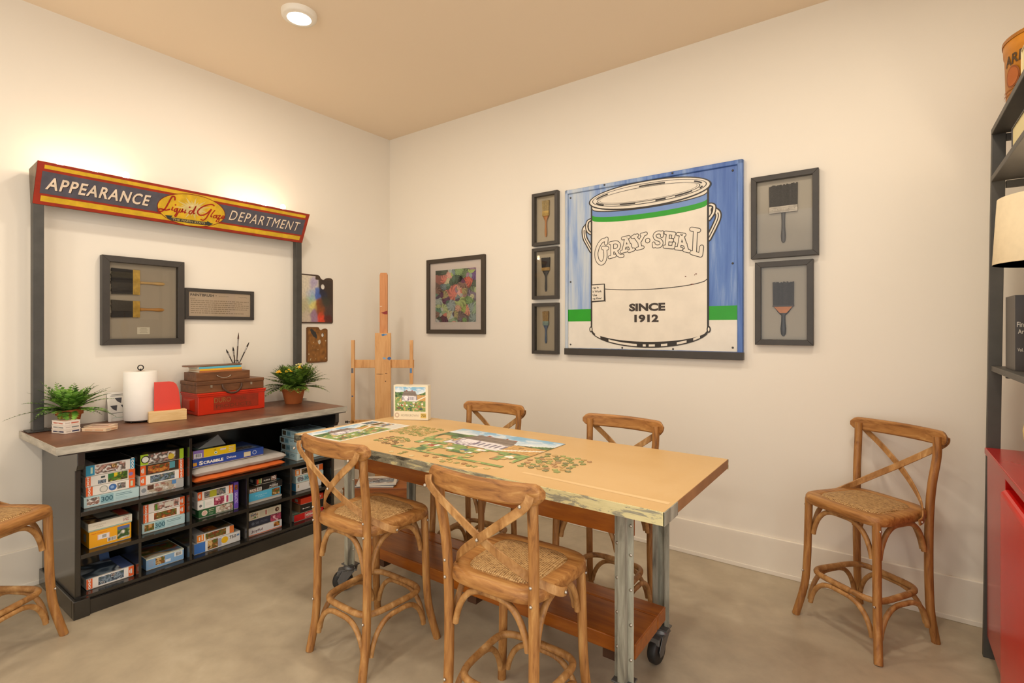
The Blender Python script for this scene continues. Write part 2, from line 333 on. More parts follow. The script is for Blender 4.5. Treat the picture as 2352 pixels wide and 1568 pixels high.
RED, YEL, NAV, CRM = 'a8331f', 'e8bb2c', '5b5964', 'f8e2c8'
rot_rect(0, 0, LEN, HH, RED, 1); rot_rect(.028, .018, LEN-.028, .048, YEL, 2); rot_rect(.028, HH-.034, LEN-.028, HH-.014, YEL, 2); rot_rect(.022, .06, LEN-.022, HH-.048, NAV, 2)
for k, (du, dv, c, l) in enumerate([(.003, -.003, '2a2020', 3), (0, 0, CRM, 4)]):
    fr_.text('APPEARANCE', .268+du, .117+dv, .066, c, l, bold=.022, w=.455, shear=.14)
    fr_.text('DEPARTMENT', 1.2+du, .117+dv, .066, c, l, bold=0, w=.49, shear=.14)
OU, OV = .735, .104
fr_.disc(OU, OV, .194, .101, '8c1c10', 5, 48); fr_.disc(OU, OV, .19, .0975, YEL, 6, 48)
for k in range(22):
    a = 2*PI*k/22+.1; r_ = .085 if k % 2 else .06
    fr_.poly([(OU+.012*math.cos(a+1.4), OV+.012+.012*math.sin(a+1.4)), (OU+.012*math.cos(a-1.4), OV+.012+.012*math.sin(a-1.4)), (OU+1.25*r_*math.cos(a), OV+.012+.85*r_*math.sin(a))], 'e6cf86', 7)
fr_.disc(OU, OV+.012, .03, .022, 'ead79a', 7)
# script lettering: stroke width and points in the plane of the sign face
for wd, pts in [(.009, [(.627, .151), (.624, .166), (.616, .17), (.607, .161), (.593, .111), (.583, .083), (.57, .068), (.557, .066), (.552, .074), (.562, .082), (.579, .08), (.592, .079), (.608, .087)]), (.007, [(.624, .103), (.621, .087), (.627, .086)]), (.009, [(.635, .121), (.636, .121)]), (.007, [(.646, .1), (.636, .093), (.636, .081), (.645, .084), (.651, .101), (.649, .07), (.643, .054), (.65, .051), (.658, .077), (.662, .089)]), (.007, [(.665, .1), (.662, .083), (.671, .082), (.678, .102), (.678, .085), (.686, .088)]), (.007, [(.695, .1), (.692, .082), (.699, .084)]), (.009, [(.713, .122), (.714, .122)]), (.007, [(.733, .102), (.72, .098), (.717, .083), (.728, .083), (.738, .106), (.747, .134), (.741, .096), (.741, .085), (.748, .089)]), (.0085, [(.849, .159), (.834, .164), (.807, .154), (.778, .132), (.763, .105), (.77, .088), (.787, .083), (.807, .092), (.823, .109), (.837, .131)]), (.008, [(.838, .129), (.828, .099), (.819, .07), (.805, .054), (.791, .056)]), (.0065, [(.86, .13), (.847, .103), (.844, .086), (.851, .085)]), (.006, [(.878, .1), (.863, .095), (.861, .082), (.872, .083), (.88, .099), (.879, .082), (.887, .083)]), (.006, [(.887, .099), (.9, .102), (.887, .08), (.897, .079), (.895, .06), (.882, .058), (.886, .071), (.906, .086)]), (.006, [(.907, .089), (.921, .095), (.92, .104), (.911, .099), (.912, .084), (.928, .09)])]:
    fr_.stroke([(p.x, p.y) for p in spline([(*p, 0) for p in pts], 6)], wd, 'b02a18', 8)
fr_.poly([(.625, .020), (.829, .023), (.829, .045), (.625, .040)], '4a4438', 8)
fr_.poly([(.625, .038), (.632, .052), (.59, .048), (.61, .03), (.625, .024)], '33403e', 7.6); fr_.poly([(.829, .026), (.845, .024), (.869, .040), (.85, .044), (.829, .053)], '33403e', 7.6)
fr_.text('THE FINISH STAYS', .727, .0325, .0125, 'cdb878', 9, bold=.01, w=.185, rot=.02)
q.build('sign_face', M['paint'], t)
for y in (SY0, SY1-.004):
    q = MB(); q.prism([lo(bot, y), lo(top, y), lo(back, y), lo(Vector((.06, 0, 1.99)), y)], (0, .004, 0), '7d6d58'); q.build('end_cap', M['rawmetal'], t)
q = MB(); q.prism([lo(back, SY0+.004), lo(Vector((.06, 0, 1.99)), SY0+.004), lo(Vector((.064, 0, 1.99)), SY0+.004), lo(back+Vector((.004, 0, 0)), SY0+.004)], (0, LEN-.008, 0), '6a5f50'); q.build('back_panel', M['rawmetal'], t)
for y in (-2.413, -.953):
    q = MB(); q.box((-.024, y+1.68-.022, .003), (.022, y+1.68+.022, 1.26)); o = q.build('post', M['steelpost'], t, .002)
    q = MB(); q.box((-.05, y+1.68-.045, 0), (.05, y+1.68+.045, .004)); q.build('base_plate', M['steelpost'], o)
bm_ = emit('bulb_glow', (1, .85, .62), 30)
for y in (-2.335, -2.19, -2.046, -1.385, -1.238, -1.10):
    q = MB(); q.ball((.055, y+1.68, 2.215-CT), .018, n=14, sc=(1, 1, 1.15)); o = q.build('bulb', bm_, t); o['label'] = 'small glowing round bulb'
    q = MB(); q.lathe([(.011, -.05), (.011, -.016)], 12, 'c8b890', (.055, y+1.68, 2.213-CT)); q.build('socket', M['rivet'], t)
    l = bpy.data.lights.new('bulb_light', 'POINT'); l.energy = .24; l.color = BULB; l.shadow_soft_size = .017
    lo_ = bpy.data.objects.new('bulb_light', l); lo_.location = (.131, y, 2.243); C.objects.link(lo_)

# ------------------------------------------------------------------ printed boxes
PAL = {'mix': ['6b5a3a', '8c7a52', 'b09a70', '5a6a3a', '3a3020', 'c0b090', '9a4a2a', '4a6a7a'], 'warm': ['7a3a20', 'b0602a', 'd08a3a', '4a2a1a', 'd8b070', '8a5a2a', '5a6a2a'],
       'cool': ['5a6a7a', '8a9aa6', '3a4450', 'b8c0c4', '6a5a5a', '9a8a80', '4a5a4a'], 'farm': ['5a7a34', '7a9a44', '3f5a2a', 'e0d8c8', 'b08a50', '6a8aa0', '9a5a3a'],
       'pink': ['c0405a', 'd87a90', 'e8b0b8', '8a2a40', 'b0506a'], 'pale': ['d8d0c4', 'b8a890', '9a6a5a', 'e8e0d8', '6a5a50', 'c08a7a'], 'dark': ['2a2018', '4a3a2a', '6a5238', '3a3a2a', '8a7048', '1e1a16'],
       'veg': ['5a8a2a', '3a5a1e', 'c0a030', 'b05a2a', '8a4a6a', 'a8b048', '4a3a2a']}
def art(pal, seed, sc=3.0, asp=2.0):
    P = [L(c) for c in PAL[pal]]; n = len(P)
    def f(u, v):
        x, y = u*asp*1.5+seed*7.3, v*1.7+seed*2.1
        t = (noise.noise((x, y, seed))*.8+noise.noise((x*2.1, y*2.1, seed+5))*.4+.5)*n*.6+seed; i = math.floor(t); k = min(1, max(0, (t-i-.25)*2))
        c = mix(P[i % n], P[(i+1) % n], k); g = .95+.5*noise.noise((x*5, y*5, seed+9))
        return tuple(min(1, max(0, q_*g)) for q_ in c)
    return f
def decorate(f, W, H, spec, asp=None):
    for i, s in enumerate(spec):
        l = 1+i*.35
        if s[0] == 'r': f.rect(s[1]*W, s[2]*H, s[3]*W, s[4]*H, s[5], l)
        elif s[0] == 'a':
            nx = max(6, int((s[3]-s[1])*W/.0035)); ny = max(5, int((s[4]-s[2])*H/.0035)); f.raster(s[1]*W, s[2]*H, s[3]*W, s[4]*H, nx, ny, art(s[5], s[6], 3, (s[3]-s[1])*W/((s[4]-s[2])*H)), l)
        elif s[0] == 't': f.text(s[1], s[2]*W, s[3]*H, s[4]*H, s[5], l, bold=s[6] if len(s) > 6 else .01, rot=s[7] if len(s) > 7 else 0, w=s[8]*W if len(s) > 8 and s[8] else None)
        elif s[0] == 'f': f.raster(s[1]*W, s[2]*H, s[3]*W, s[4]*H, s[6], s[7], s[5], l)
        elif s[0] == 'd': f.disc(s[1]*W, s[2]*H, s[3]*H, s[3]*H, s[4], l, 20)
        elif s[0] == 'b':      # barcode
            u = s[1]*W
            while u < s[3]*W-.001:
                d = random.choice([.0006, .0012, .0018]); f.rect(u, s[2]*H, u+d, s[4]*H, '222222', l); u += d+random.choice([.0008, .0014])
        elif s[0] == 'l':      # lines of fine print
            n = s[6]
            for k in range(n): f.rect(s[1]*W, (s[2]+(s[4]-s[2])*(k+.3)/n)*H, (s[1]+(s[3]-s[1])*(.7+.3*random.random()))*W, (s[2]+(s[4]-s[2])*(k+.62)/n)*H, s[5], l)
def card_box(name, y0, y1, z0, z1, label, base, front, side=None, top=None, xf=.53, depth=.2, cat='box', group='puzzle and game boxes in the cabinet', rz=0, loc=None, tray='d8d0c0', tilt=None):
    W, H = y1-y0, z1-z0
    t = thing(name, loc or (xf, y0, z0+.0006), label, cat, group, rz)
    if tilt: t.rotation_euler = tilt
    z = .003
    q = MB(); q.box((-depth, 0, z), (0, W, H-.0012), base)
    decorate(Face(q, (0, 0, z), (0, 1, 0), (0, 0, 1)), W, H-z-.0012, front)
    decorate(Face(q, (-depth, 0, z), (1, 0, 0), (0, 0, 1)), depth, H-z-.0012, side or [('r', 0, 0, 1, 1, base), ('r', .6, .25, .8, .75, 'b8b0a4')])
    decorate(Face(q, (0, 0, H-.0012), (0, 1, 0), (-1, 0, 0)), W, depth, top or [])
    q.build('lid', M['print'], t)
    q = MB(); q.box((-depth+.0015, .0015, 0), (-.0015, W-.0015, z+.004), tray); q.build('tray', M['print'], t)
    return t
OR, WH, LB, TL = 'e8642a', 'ece4da', 'bcd6d6', '2f93b8'
def ends(cl, cr, bg, artp, seed, n='300', a0=.14, a1=.8, rightn=False, nl=True):
    s = [('r', 0, 0, 1, 1, bg), ('a', a0, .1, a1, .9, artp, seed), ('r', 0, 0, .12, 1, cl), ('r', .88, 0, 1, 1, cr)]
    s.append(('t', n, .94 if rightn else .06, .5, .2, WH, .03, -PI/2, .24))
    u = .06 if rightn else .94; s += [('r', u-.02, .25, u+.02, .75, 'd8d0c4'), ('r', u-.045, .35, u-.03, .65, WH)]
    return s
def lb300(p, seed): return [('r', 0, 0, 1, 1, LB), ('a', .05, .16, .27, .84, p, seed), ('r', .29, .1, .52, .92, '8fb8be'), ('t', '300', .405, .5, .5, '3a6472', .02), ('l', .56, .5, .95, .82, '5a7f8a', 2), ('l', .56, .2, .8, .45, '9abcc0', 2)]
G = SH[2]
card_box('jigsaw_box', -2.339, -2.114, G, G+.053, 'pale blue 300-piece puzzle box at bottom of top-left stack', LB, lb300('pale', 1), depth=.2)
card_box('jigsaw_box', -2.331, -2.131, G+.053, G+.1, 'white and orange puzzle box with round plate pictures in top-left stack', WH, [('r', 0, 0, 1, 1, WH), ('r', 0, 0, .13, 1, OR), ('t', '300', .065, .5, .22, WH, .03, -PI/2, .23), ('d', .35, .5, .4, 'a8a89c'), ('d', .35, .5, .3, 'd8d4c8'), ('d', .53, .5, .38, '3f6ca8'), ('d', .52, .52, .18, '8aa8d0'), ('r', .62, .15, .8, .85, 'a8a890'), ('a', .63, .2, .79, .8, 'cool', 3), ('r', .87, 0, 1, 1, OR), ('r', .9, .2, .95, .8, 'c8d0b0')])
card_box('jigsaw_box', -2.333, -2.131, G+.1, G+.15, 'white and orange puzzle box with green and yellow picture in top-left stack', WH, [('r', 0, 0, 1, 1, WH), ('r', 0, 0, .1, 1, OR), ('t', '300', .05, .5, .2, WH, .03, -PI/2, .25), ('a', .44, .08, .84, .95, 'veg', 5), ('r', .44, .5, .56, .95, '2f7a3a'), ('r', .56, .6, .63, .95, 'e6c820'), ('a', .24, .08, .4, .45, 'cool', 6), ('r', .3, .65, .38, .85, '3a4a44'), ('r', .86, 0, 1, 1, OR), ('d', .91, .5, .2, '8a7ab0')])
card_box('jigsaw_box', -2.331, -2.132, G+.15, G+.203, 'white and blue 1000-piece puzzle box on top of top-left stack', WH, [('r', 0, 0, 1, 1, WH), ('a', .18, .06, .8, .9, 'pale', 8), ('a', .5, .4, .62, .8, 'warm', 2), ('r', 0, 0, .17, 1, TL), ('r', .09, .2, .13, .8, 'c8e0c8'), ('r', .9, 0, 1, 1, TL), ('t', '1000', .95, .5, .24, WH, .03, -PI/2, .3)], top=[('r', 0, 0, 1, 1, 'b8b0ac'), ('a', .22, .05, .98, .98, 'dark', 4)])
card_box('jigsaw_box', -2.109, -1.906, G, G+.05, 'white puzzle box with brown and white scene at bottom of second top stack', 'cfc8c0', [('r', 0, 0, 1, 1, 'cfc4b8'), ('a', .16, 0, .8, 1, 'pale', 11), ('r', .16, .45, .3, .95, '5a3a2a'), ('r', .72, .55, .82, 1, '5a8ac0'), ('r', 0, 0, .15, 1, 'c8c4c0'), ('d', .08, .5, .25, '8a8e92'), ('r', .82, 0, 1, 1, 'bcb8b2')])
card_box('jigsaw_box', -2.108, -1.905, G+.05, G+.1, 'white and orange 300-piece puzzle box in second top stack', WH, ends(OR, OR, WH, 'cool', 12, rightn=True, a0=.22, a1=.78))
card_box('jigsaw_box', -2.108, -1.906, G+.1, G+.154, 'dark puzzle box with orange ends in second top stack', '3a3024', ends(OR, OR, '3a3024', 'warm', 13, rightn=True, a0=.17, a1=.72)+[('r', .66, .25, .79, .95, '5a9aa4')], side=[('r', 0, 0, 1, 1, '262018')])
card_box('jigsaw_box', -2.108, -1.906, G+.154, G+.212, 'dark brown puzzle box with lime green ends topping second stack', '3a2c22', [('r', 0, 0, 1, 1, '3a2c22'), ('a', .17, .06, .8, .94, 'pale', 14), ('d', .7, .4, .28, 'd8b838'), ('r', 0, 0, .17, 1, 'a8c828'), ('d', .11, .5, .36, '1e1a16'), ('d', .11, .5, .28, 'e8e4d8'), ('r', .9, 0, 1, 1, 'a8c828')], side=[('r', 0, 0, 1, 1, '241e18'), ('r', .6, .25, .8, .75, '6a6460')], top=[('a', 0, 0, 1, 1, 'dark', 15)])
G = SH[1]
card_box('jigsaw_box', -2.319, -2.148, G, G+.08, 'bright yellow box with barcode and farm photo in left middle cubby', 'f0a818', [('r', 0, 0, 1, 1, 'f2aa1a'), ('t', 'New Collection', .24, .86, .08, 'd8541a', .02, 0, .36), ('r', .19, .4, .48, .74, 'f0b8a0'), ('r', .21, .42, .46, .72, 'ece6e0'), ('r', .3, .48, .4, .68, 'a8a4a0'), ('r', .42, .14, .64, .4, 'e8e0d0'), ('b', .44, .17, .62, .37), ('a', .66, .12, .96, .92, 'farm', 21), ('r', .66, .72, .96, .92, '5a6a9a')])
card_box('jigsaw_box', -2.322, -2.144, G+.08, G+.122, 'cream lidded puzzle box with poppies on yellow box', 'e2d8c4', [('r', 0, 0, 1, 1, 'e4dac6'), ('r', 0, 0, 1, .1, '8fb8a0'), ('t', 'LUNCHEON', .24, .66, .16, 'b8ae98', .0, 0, .28), ('t', 'PARK', .26, .38, .16, 'b8ae98', .0, 0, .16), ('a', .78, .3, .93, .9, 'pale', 22)], top=[('r', 0, 0, 1, 1, 'd0c8b4'), ('a', 0, 0, .3, .8, 'warm', 23), ('a', .7, .1, 1, 1, 'warm', 24), ('r', .75, .1, .97, .7, 'd8543a'), ('r', .3, .12, .72, .3, '4a4438')])
card_box('jigsaw_box', -2.1, -1.9, G, G+.053, 'pale blue 300-piece puzzle box at bottom of second-column middle cubby', LB, lb300('warm', 31))
card_box('jigsaw_box', -2.095, -1.901, G+.053, G+.1, 'white and orange puzzle box with red floral picture on pale blue box', WH, ends(OR, OR, WH, 'warm', 32, a0=.25, a1=.8))
card_box('jigsaw_box', -2.095, -1.901, G+.1, G+.149, 'white and orange puzzle box topping second-column middle stack', WH, ends(OR, OR, WH, 'pale', 33, a0=.25, a1=.85)+[('r', .27, .1, .33, .8, '5a8a2a'), ('r', .5, .3, .72, .8, 'dcd4c4')], top=[('r', 0, 0, 1, 1, 'a8a49a'), ('a', .02, .05, .7, .9, 'farm', 34)])
G = SH[0]
card_box('jigsaw_box', -2.329, -2.136, G, G+.052, 'white puzzle box with orange ends alone in bottom-left cubby front', WH, ends(OR, OR, WH, 'cool', 41, a0=.24, a1=.78), top=[('a', 0, .05, .75, 1, 'cool', 42), ('r', .75, .05, 1, 1, '5a6a9a')])
card_box('jigsaw_box', -2.345, -2.17, G, G+.03, 'dark puzzle box leaning upright behind the others in bottom-left cubby', '3a2e24', [('r', 0, 0, 1, 1, 'c8c4bc')], top=[('r', 0, 0, 1, 1, '3a2e24'), ('a', .05, 0, .7, .9, 'dark', 43), ('r', .76, 0, 1, 1, '55709f')], depth=.16, loc=(.285, -2.345, G+.002), tilt=(0, math.radians(62), 0))
card_box('jigsaw_box', -2.082, -1.905, G, G+.06, 'sky blue puzzle box with landscape lid in second bottom cubby', '7fa6cc', [('r', 0, 0, 1, 1, '82a8cc'), ('a', .24, .2, .48, .85, 'warm', 44), ('r', .5, .2, .64, .45, 'd8dce0'), ('r', .74, .45, .96, .85, 'ece8e0'), ('b', .77, .5, .93, .8), ('l', .06, .2, .2, .8, 'a8a0a8', 4), ('r', 0, .9, 1, 1, 'dcdcc8')], top=[('r', 0, 0, 1, 1, 'd8d8c0'), ('a', .03, .06, .97, .98, 'farm', 45), ('a', .03, .3, .97, .75, 'warm', 46)], depth=.21)
# third compartment: cloths with two games on top
def soft(name, x0, x1, y0, y1, z0, z1, col, label, seed, amp=.006):
    q = MB(); nx, ny = 26, 40; vs = []; fs = []
    def P(i, j, s):
        u, v = i/nx, j/ny; e = min(u, 1-u, v, 1-v); rr = min(1, e/.09); hh = math.sqrt(max(0, 1-(1-rr)**2))
        zm = (z0+z1)/2; h = (z1-z0)/2
        n = fbm(u*3+seed, v*6, seed)*amp; ex = fbm(u*2, v*5, seed+9)*.012
        return (x0+(x1-x0)*u+(ex if u > .5 else 0), y0+(y1-y0)*v, zm+s*h*hh+(n*hh if s > 0 else 0))
    for s in (1, -1):
        b = len(vs)
        for j in range(ny+1):
            for i in range(nx+1): vs.append(P(i, j, s))
        for j in range(ny):
            for i in range(nx):
                a = b+j*(nx+1)+i; f = (a, a+1, a+nx+2, a+nx+1); fs.append(f if s > 0 else f[::-1])
    q.add(vs, fs, col, True); return tag(q.build(name, M['cloth']), label, 'cloth')
G = SH[2]
soft('folded_cloth', .2, .555, -1.862, -1.33, G+.001, G+.034, 'e8702a', 'folded bright orange cloth at bottom of wide top cubby', 3, .002)
soft('folded_cloth', .2, .56, -1.865, -1.325, G+.038, G+.084, 'cfc6bc', 'folded pale grey cloth between orange cloth and blue game box', 8, .003)
card_box('board_game_box', -1.859, -1.459, G+.087, G+.136, 'long blue word game box lying on grey cloth', '2c4c9e', [('r', 0, 0, 1, 1, '2a4a9c'), ('r', 0, 0, 1, .08, '5a4a8a'), ('t', 'S', .105, .45, .52, WH, .05, .0, .05), ('t', 'CRABBLE', .27, .42, .38, WH, .05, .0, .27), ('t', 'Deluxe', .52, .5, .3, 'd8d4e0', .02), ('r', .7, .15, .8, .75, 'd8c8a4'), ('d', .86, .5, .28, 'b8c0d8'), ('d', .86, .5, .2, '2a4a9c'), ('r', 0, .2, .05, .6, 'd89a30')], top=[('r', 0, 0, 1, 1, '35549f'), ('r', .5, .1, .95, .5, '8a9cc4'), ('a', .55, .15, .9, .4, 'cool', 51)], cat='game box', depth=.26)
card_box('board_game_box', -1.859, -1.627, G+.136, G+.184, 'yellow and purple game box on top of blue game box', 'e6be10', [('r', 0, 0, 1, 1, 'e8c010'), ('r', 0, 0, .24, 1, '8a70b8'), ('r', .02, .06, .2, .6, 'e8e4e8'), ('b', .04, .15, .18, .55), ('d', .52, .35, .18, 'e8e8e8'), ('d', .52, .35, .1, '4a8a4a'), ('r', .62, .55, .76, .75, 'd8c8d8'), ('t', 'CE', .5, .72, .18, '6a5a10', .01), ('l', .83, .2, .97, .9, 'd8c8d8', 3)], top=[('a', 0, 0, 1, 1, 'dark', 52), ('r', .1, .05, .5, .4, '6a8a80')], cat='game box', depth=.2)
q = MB(); P_ = [(.36, -1.80, .001), (.52, -1.83, .004), (.5, -1.67, .002), (.36, -1.66, .004), (.44, -1.75, .03), (.45, -1.69, .055)]
q.add([(x, y, z+G+.185) for x, y, z in P_], [(0, 1, 4), (1, 2, 5), (1, 5, 4), (2, 3, 5), (3, 0, 4), (3, 4, 5)]); tag(q.build('plastic_bag', M['bag']), 'crumpled clear plastic bag on the yellow game box', 'bag')
for k, (ox, oy, dz) in enumerate([(0, 0, .048), (.0, .004, .048), (-.004, -.004, .046), (.004, .006, .046)]):
    z = G+sum([.048, .048, .046, .046][:k])
    lab = ['bottom box of the pale blue puzzle stack in right top cubby', 'pale blue puzzle box second from bottom of right top stack', 'pale blue puzzle box third from bottom of right top stack', 'pale blue puzzle box on top of right top stack'][k]
    card_box('jigsaw_box', -1.236+oy, -1.03+oy, z, z+dz, lab, LB, [('r', 0, 0, 1, 1, 'c4d8d6'), ('a', .1, .2, .4, .8, 'cool', 60+k)], xf=.53+ox, depth=.19, side=[('r', 0, 0, 1, 1, LB), ('a', .04, .15, .26, .85, 'dark', 64+k), ('r', .3, .1, .55, .9, '7fa6b0'), ('t', '300', .425, .5, .4, '3a6472', .02), ('l', .6, .45, .96, .85, '5a7f8a', 2)], top=[('r', 0, 0, 1, 1, 'b4d0d4'), ('a', .1, .3, .9, .95, 'cool', 68)])
G = SH[1]
card_box('jigsaw_box', -1.829, -1.64, G, G+.047, 'dark green puzzle box with round logo in third-column middle cubby', '2f5f38', [('r', 0, 0, 1, 1, '2f5f38'), ('d', .16, .5, .36, 'e4dcc4'), ('d', .16, .5, .28, 'd8b0a0'), ('l', .28, .5, .44, .9, 'd8d0b0', 2), ('l', .28, .15, .44, .4, 'a8b898', 2), ('a', .48, .08, .98, .95, 'pale', 71)])
card_box('jigsaw_box', -1.835, -1.642, G+.047, G+.099, 'white puzzle box with pink floral picture on green box', WH, [('r', 0, 0, 1, 1, 'e8e4dc'), ('d', .08, .4, .16, '6a6a6a'), ('a', .45, .05, .74, .98, 'pink', 72), ('r', .15, .1, .2, .9, 'c8d8cc'), ('r', .8, .1, .86, .9, 'b84a6a'), ('r', .89, .08, .98, .9, 'b0d0c4'), ('l', .22, .3, .4, .7, 'd0ccc4', 3)])
card_box('jigsaw_box', -1.835, -1.642, G+.099, G+.149, 'white and orange puzzle box with yellow pear picture in third-column middle cubby', WH, ends(OR, OR, WH, 'cool', 73, rightn=True, a0=.18, a1=.78)+[('r', .33, .1, .52, .9, 'b0ac30')], top=[('a', 0, 0, 1, 1, 'cool', 74)])
card_box('jigsaw_box', -1.637, -1.611, G, G+.158, 'slim purple box standing upright beside the third-column stack', '6a4aa8', [('r', 0, 0, 1, 1, '6e50ae'), ('a', .15, .7, .85, .9, 'warm', 75), ('t', 'GALACTIC', .5, .4, .1, 'c8b8e0', .02, -PI/2, 2.4)], depth=.22)
card_box('jigsaw_box', -1.556, -1.34, G, G+.014, 'flat grey tray under sky blue box in fourth-column cubby', 'c8c0b4', [('r', 0, 0, 1, 1, 'cac2b6')], depth=.23)
card_box('jigsaw_box', -1.548, -1.349, G+.014, G+.066, 'sky blue puzzle box with small picture at right end', '4fb0d4', [('r', 0, 0, 1, 1, '52b2d6'), ('a', .72, .08, .98, .92, 'warm', 81), ('t', 'BUTTER & THYME', .38, .58, .13, 'b8e0ec', .01, 0, .36), ('t', 'PUZZLE', .38, .36, .11, 'b8e0ec', .01, 0, .2)])
card_box('jigsaw_box', -1.548, -1.466, G+.066, G+.098, 'small white box with barcode on sky blue box', 'd8d0c0', [('r', 0, 0, 1, 1, '2a2420'), ('a', .05, .1, .55, .75, 'pale', 82), ('r', .6, .1, .95, .85, 'e4e0d8'), ('b', .65, .2, .9, .8)], depth=.16, top=[('a', 0, 0, 1, 1, 'dark', 83)])
card_box('jigsaw_box', -1.462, -1.336, G+.066, G+.106, 'black puzzle box with white stripe on sky blue box', '1e1c1c', [('r', 0, 0, 1, 1, '1e1c1c'), ('t', 'PUZZLE', .55, .42, .28, WH, .03, 0, .42), ('t', 'WOODEN', .55, .72, .12, 'b0a8a0', .01), ('l', .3, .05, .9, .25, 'd0c8b8', 1)], depth=.18, top=[('r', 0, 0, 1, 1, '2a2a2a'), ('r', .5, .1, 1, .8, '7fb0c4')])
card_box('jigsaw_box', -1.507, -1.373, G+.106, G+.146, 'black puzzle box with coloured pencils picture topping fourth-column middle stack', '1e1a18', [('r', 0, 0, 1, 1, '201a18'), ('r', .05, .1, .12, .85, 'c83a2a'), ('r', .13, .2, .17, .9, 'e0b030'), ('r', .18, .1, .22, .8, '4a9a5a'), ('r', .23, .15, .27, .95, 'e8d8a0'), ('t', 'PUZZLE', .52, .45, .22, WH, .03, 0, .3), ('a', .72, .2, .97, .95, 'pale', 84)], depth=.16)
card_box('jigsaw_box', -1.242, -1.056, G, G+.053, 'white puzzle box with blue left end in right middle cubby', 'e4e0da', [('r', 0, 0, 1, 1, 'e4e0da'), ('a', .5, .35, .75, .9, 'pale', 91), ('r', .06, .4, .12, .8, 'c0b090')], side=[('r', 0, 0, 1, 1, '3f94c0')])
card_box('jigsaw_box', -1.242, -1.041, G+.053, G+.1, 'pale blue 300-piece puzzle box in middle of right middle stack', LB, lb300('cool', 92))
card_box('jigsaw_box', -1.247, -1.044, G+.1, G+.147, 'white puzzle box with orange ends topping right middle stack', WH, [('r', 0, 0, 1, 1, WH), ('r', 0, .08, .16, .95, 'e88a2a'), ('r', .04, .2, .12, .8, WH), ('a', .22, .12, .5, .88, 'dark', 93), ('a', .55, .12, .8, .88, 'cool', 94), ('r', .85, .08, 1, .95, 'e8702a')], top=[('a', 0, 0, 1, 1, 'cool', 95)])
G = SH[0]
card_box('jigsaw_box', -1.853, -1.601, G, G+.06, 'blue and white 750-piece puzzle box in third bottom cubby', 'e4e0da', [('r', 0, 0, 1, 1, 'e0dcd6'), ('a', .28, .05, .5, .95, 'warm', 101), ('r', .5, .1, .58, .9, 'a8a8b8'), ('d', .65, .55, .34, 'ecb818'), ('t', '750', .83, .62, .34, '3a3430', .02, 0, .15), ('r', 0, 0, .23, 1, '3f74c0'), ('r', .92, .55, .98, .75, '6a8ab0')], top=[('r', 0, 0, 1, 1, 'c8c4bc')])
card_box('jigsaw_box', -1.838, -1.638, G+.06, G+.105, 'white and orange puzzle box with golden lid picture on 750-piece box', WH, [('r', 0, 0, 1, 1, WH), ('r', 0, .05, .18, .95, 'e8862a'), ('r', .05, .2, .08, .7, WH), ('r', .12, .2, .15, .9, WH), ('a', .22, .08, .78, .92, 'warm', 102), ('r', .88, 0, 1, 1, 'e07a38')], top=[('r', 0, 0, 1, 1, 'd4d0ca'), ('a', .22, .06, .98, .98, 'dark', 103), ('a', .25, .1, .6, .5, 'warm', 104)])
card_box('jigsaw_box', -1.55, -1.34, G, G+.05, 'white and orange box at bottom of fourth bottom cubby', 'e0dcda', [('r', 0, 0, 1, 1, 'dedad8'), ('r', 0, 0, 1, .1, 'e06a38'), ('t', 'Joyful', .24, .5, .42, '5a3a44', .02, 0, .34), ('a', .75, .3, .93, .9, 'warm', 111)])
card_box('jigsaw_box', -1.548, -1.345, G+.05, G+.096, 'navy and pink 500-piece puzzle box in fourth bottom cubby', '2c3040', [('r', 0, 0, 1, 1, '2c3040'), ('d', .12, .5, .22, '5a6270'), ('t', '500', .25, .5, .34, '7a808c', .0, 0, .1), ('l', .34, .35, .58, .7, '5a6270', 2), ('a', .66, 0, 1, 1, 'pink', 112)])
card_box('jigsaw_box', -1.548, -1.345, G+.096, G+.145, 'cream puzzle box with brown round seal topping fourth bottom stack', 'd8ccb0', [('r', 0, 0, 1, 1, 'dacfb4'), ('a', .05, .12, .27, .88, 'farm', 113), ('r', .32, .15, .5, .85, 'cec4a8'), ('r', .5, .2, .54, .85, 'b0504a'), ('r', .57, .15, .76, .85, 'cec4a8'), ('d', .87, .5, .3, '5a3a28'), ('d', .89, .5, .12, 'c8a888')], top=[('r', 0, 0, 1, 1, '8a8064')])
card_box('board_game_box', -1.255, -1.04, G, G+.046, 'red game box with white lettering at bottom of right cubby', 'd01c1c', [('r', 0, 0, 1, 1, 'd21e1e'), ('r', .36, .15, .92, .88, 'e8e0d8'), ('r', .37, .2, .91, .84, 'd21e1e'), ('t', 'MONOPOLY', .64, .52, .42, WH, .05, 0, .5)], side=[('r', 0, 0, 1, 1, 'd8d4d0')], top=[('r', 0, 0, 1, 1, '5a8a6a'), ('r', 0, .1, .2, .5, 'c8d8c8')], cat='game box')
card_box('board_game_box', -1.211, -1.04, G+.046, G+.1, 'black game box in middle of right bottom cubby', '24201c', [('r', 0, 0, 1, 1, '26221e'), ('l', .12, .35, .45, .6, 'c8c0b8', 1), ('d', .12, .48, .1, 'e0d8d0'), ('d', .65, .8, .12, '9a9a9a')], side=[('r', 0, 0, 1, 1, '8a6a48')], cat='game box', depth=.17)
card_box('board_game_box', -1.208, -1.04, G+.1, G+.142, 'red orange game box topping right bottom cubby', 'e0401e', [('r', 0, 0, 1, 1, 'e2421f'), ('d', .6, .5, .36, 'e8a090'), ('t', 'SORRY', .72, .5, .4, WH, .04, 0, .4)], cat='game box', depth=.17)

